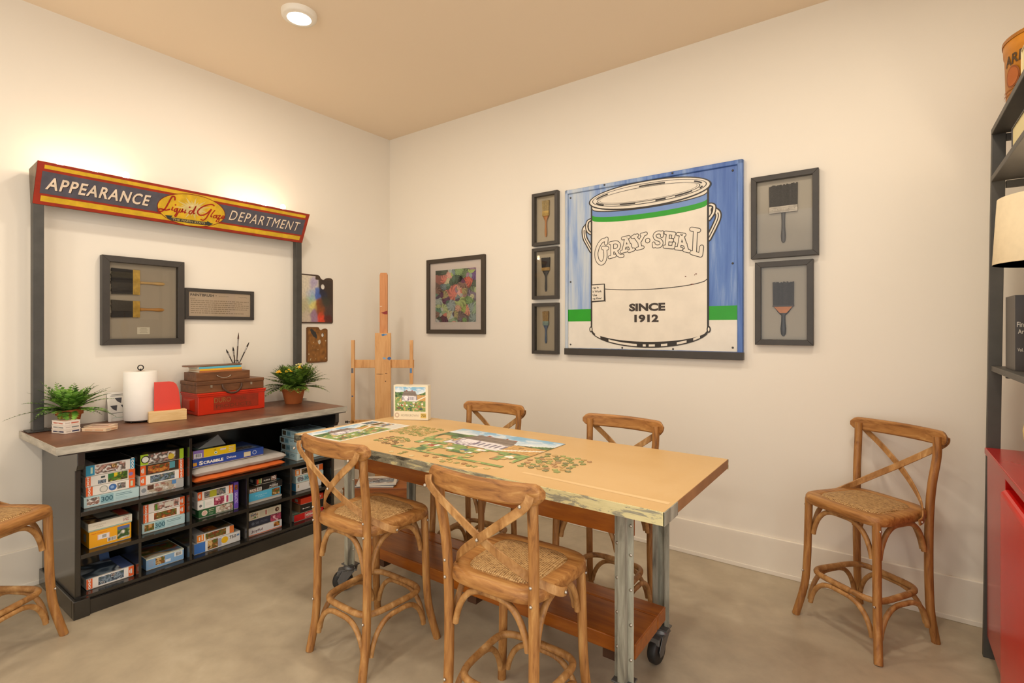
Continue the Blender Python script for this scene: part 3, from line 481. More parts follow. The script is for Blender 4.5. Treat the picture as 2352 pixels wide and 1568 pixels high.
# ------------------------------------------------------------------ things standing on the countertop
TOP = CT+.001
def mbt(t):
    q = MB(); q.M = Matrix.Translation(-Vector(t.location)); return q
def frond(q, base, az, el, ln, droop, wmax, cols, nleaf=11):
    P = []; p = Vector(base); d = Vector((math.cos(az)*math.cos(el), math.sin(az)*math.cos(el), math.sin(el))); n = 14
    for i in range(n+1): P.append(p.copy()); p = p+d*ln/n; d = (d+Vector((0, 0, -droop/n))).normalized()
    q.tube(P, lambda t: .0016*(1-.7*t), 5, '4a5a22')
    for k in range(2, nleaf*2):
        t = k/(nleaf*2); i = min(int(t*n), n-1); a = P[i].lerp(P[i+1], t*n-i); tn = (P[i+1]-P[i]).normalized()
        sd = tn.cross(Vector((0, 0, 1))); sd = sd.normalized() if sd.length > .05 else Vector((math.sin(az), -math.cos(az), 0))
        up = sd.cross(tn); s = 1 if k % 2 else -1; L_ = wmax*math.sin(PI*min(1, t*.93+.08))**.8
        tip = a+(sd*s*.95+tn*.38+up*.1)*L_; m_ = a.lerp(tip, .5); w_ = tn*L_*.36
        q.add([a, m_-w_+up*.002, tip, m_+w_+up*.002], [(0, 1, 2, 3)], random.choice(cols))
def pot(name, x, y, r, h, label, fol, cat='plant'):
    t = thing(name, (x, y, TOP), label, cat); z = h
    q = MB(); q.lathe([(r*.62, 0), (r*.64, .002), (r*.86, h*.72), (r*.87, h*.73), (r, h*.73), (r*1.01, h), (r*.9, h), (r*.88, h*.85), (0, h*.84)], 36); q.build('pot', M['terra'], t)
    q = MB(); q.lathe([(r*.87, h*.86), (r*.5, h*.9), (0, h*.91)], 24); q.build('soil', M['soil'], t)
    q = MB(); fol(q, h*.88); q.build('foliage', M['leaf'], t); return t
GR = ['4f7a24', '6c9a34', '7fae46', '3c5f1e', '5c8a2c', '8ab854']
def fol1(q, h):
    random.seed(3)
    for i in range(56):
        az = i*2.4+random.uniform(-.3, .3)
        if math.cos(az) < -.3: el, ln = random.uniform(.9, 1.35), random.uniform(.1, .14)
        else: el, ln = random.uniform(.1, 1.2), random.uniform(.11, .19)
        frond(q, (.012*math.cos(az), .012*math.sin(az), h), az, el, ln*1.12, random.uniform(.5, 1.2), random.uniform(.028, .042), GR)
    frond(q, (0, -.01, h), -1.75, .25, .25, .75, .022, ['5a6a34', '4a5a2c'], 13)
    for az, ln in [(-1.9, .2), (1.4, .21), (1.75, .19), (1.1, .19)]: frond(q, (0, 0, h), az, .75, ln, .45, .012, ['3c4a20'], 12)
    for i in range(14):
        az = i*.9; q.ball((.03*math.cos(az)*(i % 3), .03*math.sin(az)*(i % 3), h+.045+.02*(i % 4)), .011, '7db238', 8, (1.3, 1.3, .7))
pot('potted_fern', .125, -2.295, .058, .105, 'small green fern with a trailing frond in clay pot beside left sign post', fol1)
def fol2(q, h):
    random.seed(5)
    for i in range(110):
        az = i*2.4+random.uniform(-.3, .3); b = math.cos(az) < -.2
        frond(q, (.02*math.cos(az), .02*math.sin(az), h), az, random.uniform(.9, 1.4) if b else random.uniform(.15, 1.3), random.uniform(.15, .19) if b else random.uniform(.17, .25), random.uniform(.3, .9), random.uniform(.034, .05), ['4a6a22', '64862e', '3a541c', '7c9a3c', '55701f'])
    for i in range(22):
        az = random.uniform(-.3, 1.8); r = random.uniform(.03, .11); q.ball((r*math.cos(az), r*math.sin(az), h+.12+random.uniform(-.04, .05)), .007, 'd8cf8a', 6)
t = pot('potted_flowers', .22, -1.072, .087, .125, 'yellow flowering fern plant in larger clay pot at right end of countertop', fol2)
for x, y, z in [(.06, -.075, .235), (.04, .02, .25), (-.01, -.1, .225)]:
    q = MB(); random.seed(int(x*1000))
    for k in range(26):
        a = k*2.4; r = .021*math.sqrt((k+1)/26)
        c_ = Vector((x+r*math.cos(a)*.9, y+r*math.sin(a), z+.016-.9*r)); q.ball(c_, .0065, random.choice(['f0b814', 'f6c828', 'e2a010']), 7, (1, 1, .8))
    q.tube([(x*.3, y*.3, .11), (x*.7, y*.7, z-.06), (x, y, z)], .0018, 5, '5a7a2a'); q.build('flower', M['leaf'], t)
# card, towel, block
t = thing('display_card', (.04, -2.108, TOP), 'small white folded display card with grey pictures behind paper towel roll', 'card')
q = MB(); q.prism([(.02, 0, 0), (.021, .0, 0), (.0, 0, .165), (-.001, 0, .165)], (0, .105, 0), 'efe9df')
f = Face(q, (.0212, 0, 0), (0, 1, 0), Vector((-.021, 0, .165)).normalized())
f.rect(.02, .15, .09, .153, '6a6660'); f.rect(.015, .143, .095, .1455, '8a8680')
for u, v in [(.035, .1), (.012, .058), (.062, .058)]: f.poly([(u, v+.032), (u+.034, v+.032), (u+.03, v), (u+.012, v+.012)], '4c4a4e')
f.rect(.012, .045, .1, .0475, '5a5650'); f.rect(.02, .018, .085, .021, 'b0c0ae'); q.build('front_page', M['paper'], t)
q = MB(); q.prism([(-.042, -.002, 0), (-.041, -.002, 0), (.0, -.002, .165), (-.001, -.002, .165)], (0, .104, 0), 'e0d8cc'); q.build('back_page', M['paper'], t)
t = thing('paper_towel_holder', (.165, -1.985, TOP), 'black wire paper towel stand with loop top', 'holder')
q = MB(); q.tube([(.07*math.cos(a), .07*math.sin(a), .006) for a in [2*PI*k/40 for k in range(40)]], .003, 8, closed=True)
for k in range(4): q.ball((.07*math.cos(k*PI/2+.6), .07*math.sin(k*PI/2+.6), .004), .006, n=10)
for a in (0, PI/2): q.tube([(-.07*math.cos(a), -.07*math.sin(a), .006), (.07*math.cos(a), .07*math.sin(a), .006)], .003, 8)
q.build('base', M['wire'], t)
q = MB(); q.tube([(0, 0, .006), (0, 0, .3)], .0035, 8); q.tube([(0, .014*math.sin(a), .306-.014*math.cos(a)) for a in [2*PI*k/20 for k in range(20)]], .0028, 8, closed=True); q.build('rod', M['wire'], t)
t = thing('paper_towel_roll', (.165, -1.985, TOP+.011), 'thick white paper towel roll standing on wire holder', 'paper towels')
q = MB(); q.lathe([(.02, 0), (.078, 0), (.082, .004), (.082, .272), (.078, .276), (.02, .276), (.02, .0)], 48); q.build('paper', M['white'], t)
q = MB(); q.lathe([(.0195, .001), (.0195, .277), (.0165, .277), (.0165, .001), (.0195, .001)], 24, 'b09070'); q.build('cardboard_core', M['paper'], t)
bz = math.radians(-12)
t = thing('wooden_block', (.275, -1.89, TOP), 'pale slotted pine block holding a red sheet on the countertop', 'block', rz=bz)
q = MB(); q.box((-.004, -.092, 0), (.03, .092, .06)); q.box((-.03, -.092, 0), (-.014, .092, .06)); q.box((-.014, -.092, 0), (-.004, .092, .012)); q.build('block', M['paleblock'], t, .002)
t = thing('red_sheet', (.275, -1.89, TOP+.0125), 'bright red plastic sheet with rounded corner standing in pine block', 'sheet', rz=bz)
pts = [(-.0115, -.062, 0), (-.0115, .072, 0)]+[(-.0115, y, z) for y, z in [(.062, .12), (.056, .165), (.045, .195), (.03, .208), (.01, .212), (-.062, .212)]]
q = MB(); q.prism(pts, (.006, 0, 0)); q.build('sheet', M['redpl'], t, .001)
def mini(x, y, rz, w_, d_, h, z, label, stripe, base='eadfd2', grp='small card boxes on the countertop'):
    t = thing('card_game_box', (x, y, TOP+z), label, 'box', grp, rz)
    q = MB(); q.box((-w_/2, -d_/2, 0), (w_/2, d_/2, h-.0035), base)
    f = Face(q, (-w_/2, -d_/2, 0), (1, 0, 0), (0, 0, 1)); f.rect(w_*.12, h*.3, w_*.9, h*.62, stripe); f.text('CLASSIC', w_*.5, h*.46, h*.2, 'e8e0d8', 2, .02)
    f = Face(q, (w_/2, -d_/2, 0), (0, 1, 0), (0, 0, 1)); f.rect(d_*.45, h*.3, d_*.92, h*.62, stripe); f.rect(d_*.08, h*.35, d_*.38, h*.58, 'c8b8ac'); q.build('box', M['print'], t, .0008)
    q = MB(); q.box((-w_/2-.001, -d_/2-.001, h-.0035), (w_/2+.001, d_/2+.001, h), base)
    f = Face(q, (-w_/2, -d_/2, h), (1, 0, 0), (0, 1, 0)); f.rect(w_*.1, d_*.12, w_*.9, d_*.88, mix(L('d8a890'), L(stripe), .25)); f.rect(w_*.2, d_*.3, w_*.8, d_*.6, 'e4cdbc', 2); q.build('lid', M['print'], t)
for k, (st, nm) in enumerate([('2c3458', 'navy striped small box at bottom of the little stack by the fern'), ('8a8c88', 'grey striped small box in middle of the little stack by the fern'), ('c4705a', 'coral striped small box on top of the little stack by the fern')]):
    mini(.235, -2.335, math.radians(18-k*2), .1, .07, .0205, .0212*k, nm, st)
mini(.31, -2.215, math.radians(32), .13, .075, .016, 0, 'flat pale wooden puzzle box lying in front near counter edge', 'd8a078', 'ecd0ac')
mini(.235, -2.19, math.radians(40), .125, .07, .016, 0, 'flat pale wooden puzzle box lying behind its twin near display card', 'd8a890', 'ecd4b8')
# red toolbox and the cases on it
t = thing('red_toolbox', (.147, -1.511, TOP), 'old red metal toolbox with embossed lettering on the countertop', 'toolbox')
q = MB(); q.box((-.115, -.208, 0), (.112, .208, .118))
for s_ in (-.208,): q.add([(-.09, s_-.0005, .1), (-.05, s_-.014, .09), (-.05, s_-.014, .03), (-.09, s_-.0005, .02), (.03, s_-.014, .09), (.03, s_-.014, .03), (.07, s_-.0005, .1), (.07, s_-.0005, .02)], [(0, 3, 2, 1), (1, 2, 5, 4), (4, 5, 7, 6), (0, 1, 4, 6), (3, 7, 5, 2)])
q.build('box', M['redmetal'], t, .004)
q = MB(); q.box((-.118, -.212, .113), (.117, .212, .134)); q.tube([(.117, -.212, .128), (.117, .212, .128)], .004, 8); q.tube([(-.118, -.212, .128), (.117, -.212, .128)], .004, 8); q.build('lid', M['redmetal'], t, .003)
q = MB(); f = Face(q, (.1122, -.208, 0), (0, 1, 0), (0, 0, 1))
f.rect(.09, .022, .372, .105, '9a2c10', .6)
f.text('DURO', .144, .083, .03, '9a6a34', 2, .0, w=.1); f.text('METAL', .26, .083, .02, '7a3216', 2, w=.07); f.text('PRODUCTS', .215, .045, .022, '743014', 2, w=.22); q.build('embossed_lettering', M['paint'], t)
t = thing('wooden_case', (.147, -1.517, TOP+.1345), 'worn brown flat case with leather handle on red toolbox', 'case')
q = MB(); q.box((-.113, -.209, 0), (.108, .209, .047)); q.build('body', M['oldwood'], t, .003)
q = MB(); q.box((-.115, -.211, .0475), (.11, .211, .07)); q.build('lid', M['oldwood'], t, .003)
q = MB(); hp = spline([(.112, -.06, .045), (.119, -.055, .02), (.122, -.025, -.006), (.122, .02, -.008), (.119, .052, .018), (.112, .06, .045)], 6)
q.tube(hp, lambda t_: .0075-.003*abs(2*t_-1), 10); q.build('handle', flat('old_leather', '4a3122', .55, var=.2), t)
for y_ in (-.13, .118):
    q = MB(); q.box((.108, y_, .03), (.1115, y_+.012, .046)); q.build('latch', M['rivet'], t)
t = thing('paint_box', (.135, -1.548, TOP+.205), 'small brown wooden paint box with wire handle on flat case', 'box')
q = MB(); q.box((-.085, -.165, 0), (.085, .165, .052)); q.build('body', M['oldwood'], t, .002)
q = MB(); q.tube(spline([(.086, -.045, .03), (.094, -.042, .028), (.098, -.02, .016), (.098, .015, .016), (.094, .037, .028), (.086, .04, .03)], 5), .0022, 8); q.build('handle', M['rivet'], t)
zb = TOP+.2575
for k, (nm, lab, c, yy, h) in enumerate([('tan', 'tan-covered thin book at bottom of stack on small paint box', 'b06a3a', (-1.69, -1.43), .011), ('yellow', 'yellow-covered thin book in middle of stack on small paint box', 'e8b02a', (-1.688, -1.432), .011), ('blue', 'cyan-covered thin book topping stack on small paint box', '5fb4c8', (-1.692, -1.436), .012)]):
    t = thing('book', (.135, yy[0], zb), lab, 'book', 'books on the paint box'); W_ = yy[1]-yy[0]
    q = MB(); q.box((-.075, 0, 0), (.076, W_, .0012), c); q.box((-.075, 0, h-.0012), (.076, W_, h), c); q.box((.0745, 0, .0012), (.076, W_, h-.0012), c); q.build('cover', M['print'], t)
    q = MB(); q.box((-.074, .001, .0013), (.0743, W_-.001, h-.0013), 'e6d8bc'); q.build('pages', M['paper'], t); zb += h+.0005
def plate(name, outline, hole, th, mat, parent=None, col=(1, 1, 1)):        # flat board with a real hole, local xy plane, extruded +z
    bm = bmesh.new(); ed = []
    for lp in [outline]+([hole] if hole else []):
        vs = [bm.verts.new((x, y, 0)) for x, y in lp]
        ed += [bm.edges.new((vs[i], vs[(i+1) % len(vs)])) for i in range(len(vs))]
    bmesh.ops.triangle_fill(bm, edges=ed, use_beauty=True)
    if bm.faces and sum(f_.normal.z for f_ in bm.faces) < 0: bmesh.ops.reverse_faces(bm, faces=bm.faces[:])
    r_ = bmesh.ops.extrude_face_region(bm, geom=bm.faces[:]); bmesh.ops.translate(bm, verts=[g for g in r_['geom'] if isinstance(g, bmesh.types.BMVert)], vec=(0, 0, th))
    bmesh.ops.recalc_face_normals(bm, faces=bm.faces[:])
    q = MB(); bm.verts.index_update(); q.add([v_.co.copy() for v_ in bm.verts], [[v_.index for v_ in f_.verts] for f_ in bm.faces], col); bm.free()
    return q.build(name, mat, parent)
ol = [(p.x, p.y) for p in spline([(-.07, -.15, 0), (.02, -.17, 0), (.07, -.1, 0), (.062, .02, 0), (.068, .12, 0), (.03, .17, 0), (-.05, .16, 0), (-.03, .08, 0), (-.06, 0, 0), (-.075, -.08, 0)], 6, True)]
t = thing('paint_palette', (.13, -1.575, zb), 'thin brown kidney-shaped palette lying on the book stack', 'palette')
plate('board', ol, [(.02+.012*math.cos(a), .09+.012*math.sin(a)) for a in [2*PI*k/14 for k in range(14)]], .006, M['oldwood'], t)
t = thing('brush_jar', (.075, -1.402, TOP+.2575), 'small clear glass jar holding brushes on the paint box', 'jar')
q = MB(); q.lathe([(.014, 0), (.016, .002), (.016, .045), (.013, .055), (.015, .06), (.0135, .06), (.012, .054), (.0145, .044), (.0145, .004), (0, .003)], 20); q.build('glass', M['glass'], t)
def artbrush(dx, dy, tx, ty, ln, label, hc, bc):
    b_ = Vector((dx, dy, .006)); e_ = b_+Vector((tx, ty, 1)).normalized()*ln; t = thing('artist_brush', (.075, -1.402, TOP+.2575), label, 'brush', 'brushes in the jar')
    at = lambda k: b_.lerp(e_, k)
    q = MB(); q.tube([at(0), at(.3), at(.62)], lambda t_: .0022+.0022*t_, 8, hc); q.build('handle', M['print'], t)
    q = MB(); q.tube([at(.62), at(.78), at(.82)], lambda t_: .0045+.001*t_, 8, 'b8b0a8'); q.build('ferrule', M['rawmetal'], t)
    q = MB(); q.tube([at(.82), at(.9), at(1)], lambda t_: .006*(1-.8*t_*t_), 8, bc); q.build('bristles', M['bristle'], t)
artbrush(0, .002, .02, .05, .24, 'tallest brush in the jar with silver ferrule', '4a3426', '6a5040')
artbrush(.004, .004, .1, .42, .19, 'slim dark brush leaning right in the jar', '3a2c22', '3a2c20')
artbrush(-.003, -.004, -.1, -.42, .14, 'stubby dark brush leaning left in the jar', '4a4038', '1e1814')
artbrush(.003, -.004, .15, -.2, .15, 'short black brush near the middle of the jar', '5a4a3c', '241c18')

# ------------------------------------------------------------------ wall pieces (local x along wall, y up, z out of wall)
def wall_thing(name, side, u, v, n, label, cat, group=None):
    t = thing(name, (u, -n, v) if side == 'B' else (n, u, v), label, cat, group)
    t.rotation_euler = (PI/2, 0, 0 if side == 'B' else PI/2); return t
def frame_parts(t, W, H, bar, dep, bcol='b3a48c', back=None, mat=None):
    q = MB()
    for (a, b, c, d) in [((0, 0), (W, 0), (W-bar, bar), (bar, bar)), ((W, 0), (W, H), (W-bar, H-bar), (W-bar, bar)), ((W, H), (0, H), (bar, H-bar), (W-bar, H-bar)), ((0, H), (0, 0), (bar, bar), (bar, H-bar))]:
        q.prism([(*a, 0), (*b, 0), (*c, 0), (*d, 0)], (0, 0, dep))
    q.build('frame', mat or M['frame'], t, .0015)
    q = MB(); q.box((bar-.001, bar-.001, .001), (W-bar+.001, H-bar+.001, back or .006), bcol); q.build('backing', M['paper'], t)
    q = MB(); z = dep-.006; q.add([(bar, bar, z), (W-bar, bar, z), (W-bar, H-bar, z), (bar, H-bar, z)], [(0, 1, 2, 3)]); q.build('glass_pane', M['glass'], t)
def paint_brush(side, u, v, n, ang, W, bl, fl, hl, label, bc, fc, hc, flare=1.0, neck=.35, hw=.012, fmat='rawmetal', tip=None):
    """bristles bl long and W wide, ferrule fl, handle hl; ang = direction of the bristles"""
    t = wall_thing('paint_brush', side, u, v, n, label, 'brush', 'mounted brushes'); R_ = Matrix.Rotation(ang-PI/2, 4, 'Z'); th = .012
    def mb(): q = MB(); q.M = R_; return q
    q = mb(); nb = 18; random.seed(int(W*9999))
    for i in range(nb):
        x0, x1 = -W/2+W*i/nb, -W/2+W*(i+1)/nb; e = bl*(1+random.uniform(-.035, .02)); fx = flare
        q.prism([(x0, fl, .001), (x1, fl, .001), (x1*fx, fl+e, .003), (x0*fx, fl+e, .003)], (0, 0, th), mix(L(bc), (0, 0, 0), random.uniform(0, .25)))
    q.build('bristles', M['bristle'], t)
    if tip:
        q = mb(); q.prism([(-W*.5, fl, .0), (W*.5, fl, .0), (W*.5, fl+bl*.5, 0), (-W*.5, fl+bl*.42, 0)], (0, 0, th+.003), tip); q.build('dried_paint', M['paint'], t)
    q = mb(); q.box((-W/2-.001, 0, .0005), (W/2+.001, fl, th+.002), fc)
    for k in (.25, .75): q.box((-W/2-.0018, fl*k-.0015, .0004), (W/2+.0018, fl*k+.0015, th+.0028), fc)
    for i in range(5): q.ball((-W*.4+W*.2*i, fl*.5, th+.002), .0016, fc, 8)
    q.build('ferrule', M[fmat], t, .0008)
    q = mb(); q.M = R_ @ Matrix.Translation((0, 0, .0075)) @ Matrix.Diagonal((1, 1, .6, 1))
    kw = W*.5*neck
    prof = [(0, W*.46 if neck > .3 else hw), (-.06*hl, W*.40 if neck > .3 else hw*.9), (-.2*hl, kw if neck > .3 else hw*.8), (-.3*hl, hw*.75), (-.5*hl, hw*.8), (-.75*hl, hw*1.1), (-.93*hl, hw*.9), (-hl, hw*.25)]
    vs = []; n_ = 12
    for y, r in prof:
        for k in range(n_): a = 2*PI*k/n_; vs.append((r*math.cos(a), y, min(r, .0115)*math.sin(a)))
    q.add(vs, [(i*n_+k, i*n_+(k+1) % n_, (i+1)*n_+(k+1) % n_, (i+1)*n_+k) for i in range(len(prof)-1) for k in range(n_)]+[tuple(range(n_)), tuple(range(len(vs)-n_, len(vs)))[::-1]], hc, True)
    o = q.build('handle', M['print'], t); return t
# left wall
t = wall_thing('shadow_box', 'L', -2.13, 1.251, .0005, 'large black shadow box holding two dark bristle brushes above the counter', 'picture frame'); frame_parts(t, .425, .516, .036, .04, 'b3a48c')
q = MB(); q.box((.18, .062, .006), (.245, .104, .0075), 'e8dcc0'); f = Face(q, (.18, .062, .0075), (1, 0, 0), (0, 1, 0))
for k in range(4): f.rect(.012+.004*(k % 2), .008+k*.008, .053-.004*(k % 2), .010+k*.008, 'a89878')
q.build('caption_card', M['paper'], t)
B0 = .007
paint_brush('L', -1.94, 1.622, B0, PI, .145, .105, .036, .135, 'wider mounted brush with brass ferrule in upper part of shadow box', '332d28', 'd8b258', 'd8b070', 1.05, .2, .009)
paint_brush('L', -1.94, 1.462, B0, PI, .095, .105, .036, .13, 'narrower mounted brush with brass ferrule in lower part of shadow box', '302a25', 'd2aa4c', 'c88c40', 1.08, .2, .01)
t = wall_thing('framed_text', 'L', -1.693, 1.406, .0005, 'wide black framed text sheet titled PAINTBRUSH below the lit sign', 'picture frame'); frame_parts(t, .443, .202, .022, .02, 'd9c2a4', .008)
q = MB(); f = Face(q, (.022, .022, .0082), (1, 0, 0), (0, 1, 0)); f.text('PAINTBRUSH', .012, .138, .017, '3a3028', 1, .02, w=.145, align='L'); f.text('-', .17, .138, .003, '3a3028', 1); f.text('(pant-brush)', .187, .136, .009, 'a08a70', 1, w=.065, align='L')
f.stroke([(.315, .138), (.335, .132), (.35, .136), (.375, .133)], .0012, '5a4a3a', 1); f.text('noun', .012, .114, .007, '8a7458', 1, align='L')
random.seed(4)
for k in range(7):
    u = .014
    while u < (.34 if k in (1, 6) else .38)-(.12 if k == 5 else 0):
        wd = random.uniform(.006, .026); f.rect(u, .100-k*.0135, min(u+wd, .388), .1045-k*.0135, 'a08a6c', 1); u += wd+.004
q.build('printed_text', M['paper'], t)
def palette_board(u, v, W, H, label, base, fn, notch):
    ol = [(0, .01), (.01, 0), (W-.01, 0), (W, .01)]+[(p.x, p.y) for p in spline([(W, H*.92, 0), (W*.93, H*.955, 0), (W*.8, H*.95, 0), (W*.7, H*.91, 0), (W*.62, H*.93, 0), (W*.57, H*.985, 0), (W*.5, H, 0)], 5)]+[(.008, H), (0, H-.008)]
    hc = (W*notch[0], H*notch[1]); hr = (W*.062, H*.055)
    t = wall_thing('artist_palette', 'L', u, v, .002, label, 'palette')
    hole = [(hc[0]+hr[0]*math.cos(2*PI*k/20), hc[1]+hr[1]*math.sin(2*PI*k/20)) for k in range(20)]
    plate('board', ol, hole, .005, M['print'], t, L(base))
    def g(a, b):
        x, y = a*W, b*H
        if ((x-hc[0])/(hr[0]*1.15))**2+((y-hc[1])/(hr[1]*1.15))**2 < 1: return None
        if b > .9 and a > .45: return None
        if not (.012 < x < W-.012 and .012 < y < H-.012): return None
        return fn(a, b)
    q = MB(); Face(q, (0, 0, .0052), (1, 0, 0), (0, 1, 0)).raster(0, 0, W, H, 56, 72, g); q.build('dried_paint', M['print'], t)
BL = [(.15, .7, .3, 'd8cdb8'), (.1, .35, .25, 'b8b08c'), (.35, .82, .12, 'a89ab8'), (.3, .62, .14, '8aa4cc'), (.5, .6, .11, '4a6ab4'), (.68, .62, .14, '2a2c40'), (.3, .5, .12, '8ab8a4'), (.35, .38, .12, 'd8cc7a'), (.7, .45, .16, '3a3a30'), (.6, .33, .18, '8a4a22'), (.8, .3, .14, '4a3a34'), (.15, .15, .18, 'c8b8a4'), (.4, .14, .14, '9a7a90'), (.62, .13, .12, 'd8482c'), (.85, .8, .25, '3c3028'), (.8, .1, .1, '5a2a24')]
def pf1(a, b):
    wx = a+.06*noise.noise((a*9, b*9, 1)); wy = b+.06*noise.noise((a*9, b*9, 5)); ws = [math.exp(-3.2*((wx-k[0])**2+(wy-k[1])**2)/k[2]**2) for k in BL]; tw = sum(ws)+1e-9; k = 1+.18*noise.noise((a*22, b*26, 3)); cs = [L(e[3]) for e in BL]
    return tuple(min(1, k*sum(w_*c[i] for w_, c in zip(ws, cs))/tw) for i in range(3))
palette_board(-.885, 1.388, .287, .382, 'larger palette covered in many colours of dried paint beside right sign post', '4a382c', pf1, (.68, .765))
def pf2(a, b):
    if (a-.33)**2*6+(b-.82+.5*(a-.33))**2*22 < .16+.1*noise.noise((a*12, b*12, 2)): return L('33302e')
    if noise.noise((a*14, b*14, 8)) > .52 and b < .7: return L('c8b48c')
    if (a-.6)**2+(b-.58)**2 < .004: return L('c8c0b0')
    k = 1+.5*noise.noise((a*8, b*10, 4)); return tuple(c*k for c in L('8a5a26'))
palette_board(-.834, 1.08, .186, .28, 'smaller brown palette with few paint spots hanging below the colourful one', '6e4620', pf2, (.76, .77))
# back wall
t = wall_thing('framed_print', 'B', .49, 1.305, .0005, 'black framed botanical print of succulents in pale mat near the corner', 'picture frame'); frame_parts(t, .629, .62, .034, .025, 'e6d8cc', .01, flat('brown_black_frame', '3e342a', .5))
SUC = [(random.Random(i).random(), random.Random(i+99).random(), random.Random(i+7).uniform(.05, .1), c) for i, c in enumerate(['8aaa6a', 'b8c0b4', '7a8a64', 'd88a78', '5a6450', '9ab07a', 'aa8a9a', '7a9a82', 'c0c894', '6a5a6a', 'd8aa90', '8a9a9a', '68806a', 'b8aa7a', '8a7a8a', 'a3b894', 'e0aa98', '5a6a54', 'c8c8c0', '9a7a6a', 'b0c070', '7a5068', '9aa8a0', 'd0c8a0']*3)]
SUC += [(.46, .54, .14, 'e08e7e'), (.6, .56, .11, 'e8b8a8'), (.82, .78, .09, 'd06a54'), (.93, .88, .1, '7a5a8a'), (.6, .37, .11, 'b8c482'), (.4, .32, .12, 'aab4b0'), (.2, .08, .11, '6a4450'), (.42, .1, .1, 'c4cec8'), (.65, .1, .1, '8a7670'), (.78, .22, .08, 'df9a80'), (.62, .8, .06, '2a2c24')]
def bot_fn(a, b):
    best = None; bd = 9
    for x, y, r, c in SUC:
        d = math.hypot(a-x, (b-y)*1.15)/r
        if d < bd: bd = d; best = (x, y, r, c)
    x, y, r, c = best; an = math.atan2(b-y, a-x); pet = math.cos(an*7+6*bd+x*20)
    k = .78+.3*pet*min(1, bd)+.25*(1-min(1, bd)); c = tuple(v_*1.15 for v_ in L(c))
    if bd > 1.25+.25*pet: return tuple(v_*.5 for v_ in c)
    return tuple(max(0, min(1, v_*k)) for v_ in c)
q = MB(); Face(q, (.095, .095, .0104), (1, 0, 0), (0, 1, 0)).raster(0, 0, .44, .43, 80, 84, bot_fn); q.build('print', M['paper'], t)
for u, v, H, lab, args in [
  (1.568, 1.94, .376, 'top one of three narrow black frames left of the paint can sign', dict(v_=2.15, ang=PI/2, W=.052, bl=.075, fl=.035, hl=.15, bc='c0a468', fc='c8a860', hc='b87838', lab='pale bristle brush with orange handle in topmost narrow frame')),
  (1.568, 1.556, .367, 'middle one of three narrow black frames left of the paint can sign', dict(v_=1.76, ang=PI/2, W=.062, bl=.07, fl=.022, hl=.15, bc='241e1a', fc='c8a464', hc='1e1a18', lab='dark fanned brush with black handle in middle narrow frame')),
  (1.568, 1.166, .363, 'bottom one of three narrow black frames left of the paint can sign', dict(v_=1.37, ang=PI/2, W=.045, bl=.07, fl=.03, hl=.13, bc='b08a48', fc='8fa8a0', hc='3a5270', lab='amber bristle brush with paint-splashed blue handle in bottom narrow frame'))]:
    t = wall_thing('shadow_box', 'B', u, v, .0005, lab, 'picture frame', 'narrow brush frames'); frame_parts(t, .215, H, .024, .036, 'b4a488')
    a = args; paint_brush('B', u+.107, a['v_'], B0, a['ang'], a['W'], a['bl'], a['fl'], a['hl'], a['lab'], a['bc'], a['fc'], a['hc'], 1.12, .4, .009)
t = wall_thing('shadow_box', 'B', 3.031, 1.732, .0005, 'upper large black frame with wide grey brush right of the paint can sign', 'picture frame'); frame_parts(t, .326, .452, .028, .036, 'b8ac98')
paint_brush('B', 3.19, 1.975, B0, PI/2, .135, .115, .035, .165, 'wide dark brush with silver ferrule in upper large frame', '4c4843', 'b8ad9c', '5a5248', 1.02, .2, .011)
t = wall_thing('shadow_box', 'B', 3.052, 1.257, .0005, 'lower large black frame with orange-ferrule brush right of the paint can sign', 'picture frame'); frame_parts(t, .281, .455, .03, .036, 'b8ac98')
q = MB(); q.box((.08, .052, .006), (.13, .056, .0065), 'b8ac98'); q.build('caption_card', M['paper'], t)
paint_brush('B', 3.19, 1.465, B0, PI/2, .1, .125, .008, .16, 'dark bristle brush with orange collar and black grip in lower large frame', '423b36', '4a403a', '221e1c', 1.02, .5, .013, 'paint')
q = MB(); pb = bpy.data.objects[[o.name for o in bpy.data.objects if o.name.startswith('paint_brush')][-1]]
q.prism([(-.045, 0, .002), (.045, 0, .002), (.016, -.035, .002), (-.016, -.035, .002)], (0, 0, .014), 'd8802c'); q.build('collar', M['paint'], pb, .001)

# big paint can sign
W, H = 1.147, 1.133
t = wall_thing('advertising_sign', 'B', 1.842, 1.168, .0005, 'large weathered blue sign picturing a white paint can reading SINCE 1912', 'sign')
q = MB(); q.box((0, .04, 0), (W, H, .022)); q.build('panel', M['blue'], t, .001)
q = MB()
for a, b in [((0, H-.028), (W, H)), ((0, .04), (.022, H)), ((W-.03, .04), (W, H))]: q.box((*a, .022), (*b, .034))
q.build('raised_edge', M['blue'], t, .006, 3)
q = MB(); q.box((-.002, 0, 0), (W+.002, .044, .04)); q.build('bottom_rail', M['frame'], t, .002)
q = MB(); f = Face(q, (0, .002, .0225), (1, 0, 0), (0, 1, 0)); f.dz = .00045
KB, CR, GN = '2a2420', 'e6dccb', '1f9a1c'
f.rect(.02, .045, W-.02, .226, 'e4ddd0', 1); f.rect(.02, .226, W-.02, .308, GN, 1)
cx, hw = .5785, .3775
def arc(z, b, n=40, s=-1, a=hw): return [(cx-a+2*a*i/n, z+s*b*math.sqrt(max(0, 1-(2*i/n-1)**2))) for i in range(n+1)]
up = lambda z, b: arc(z, b)          # sagging front edge
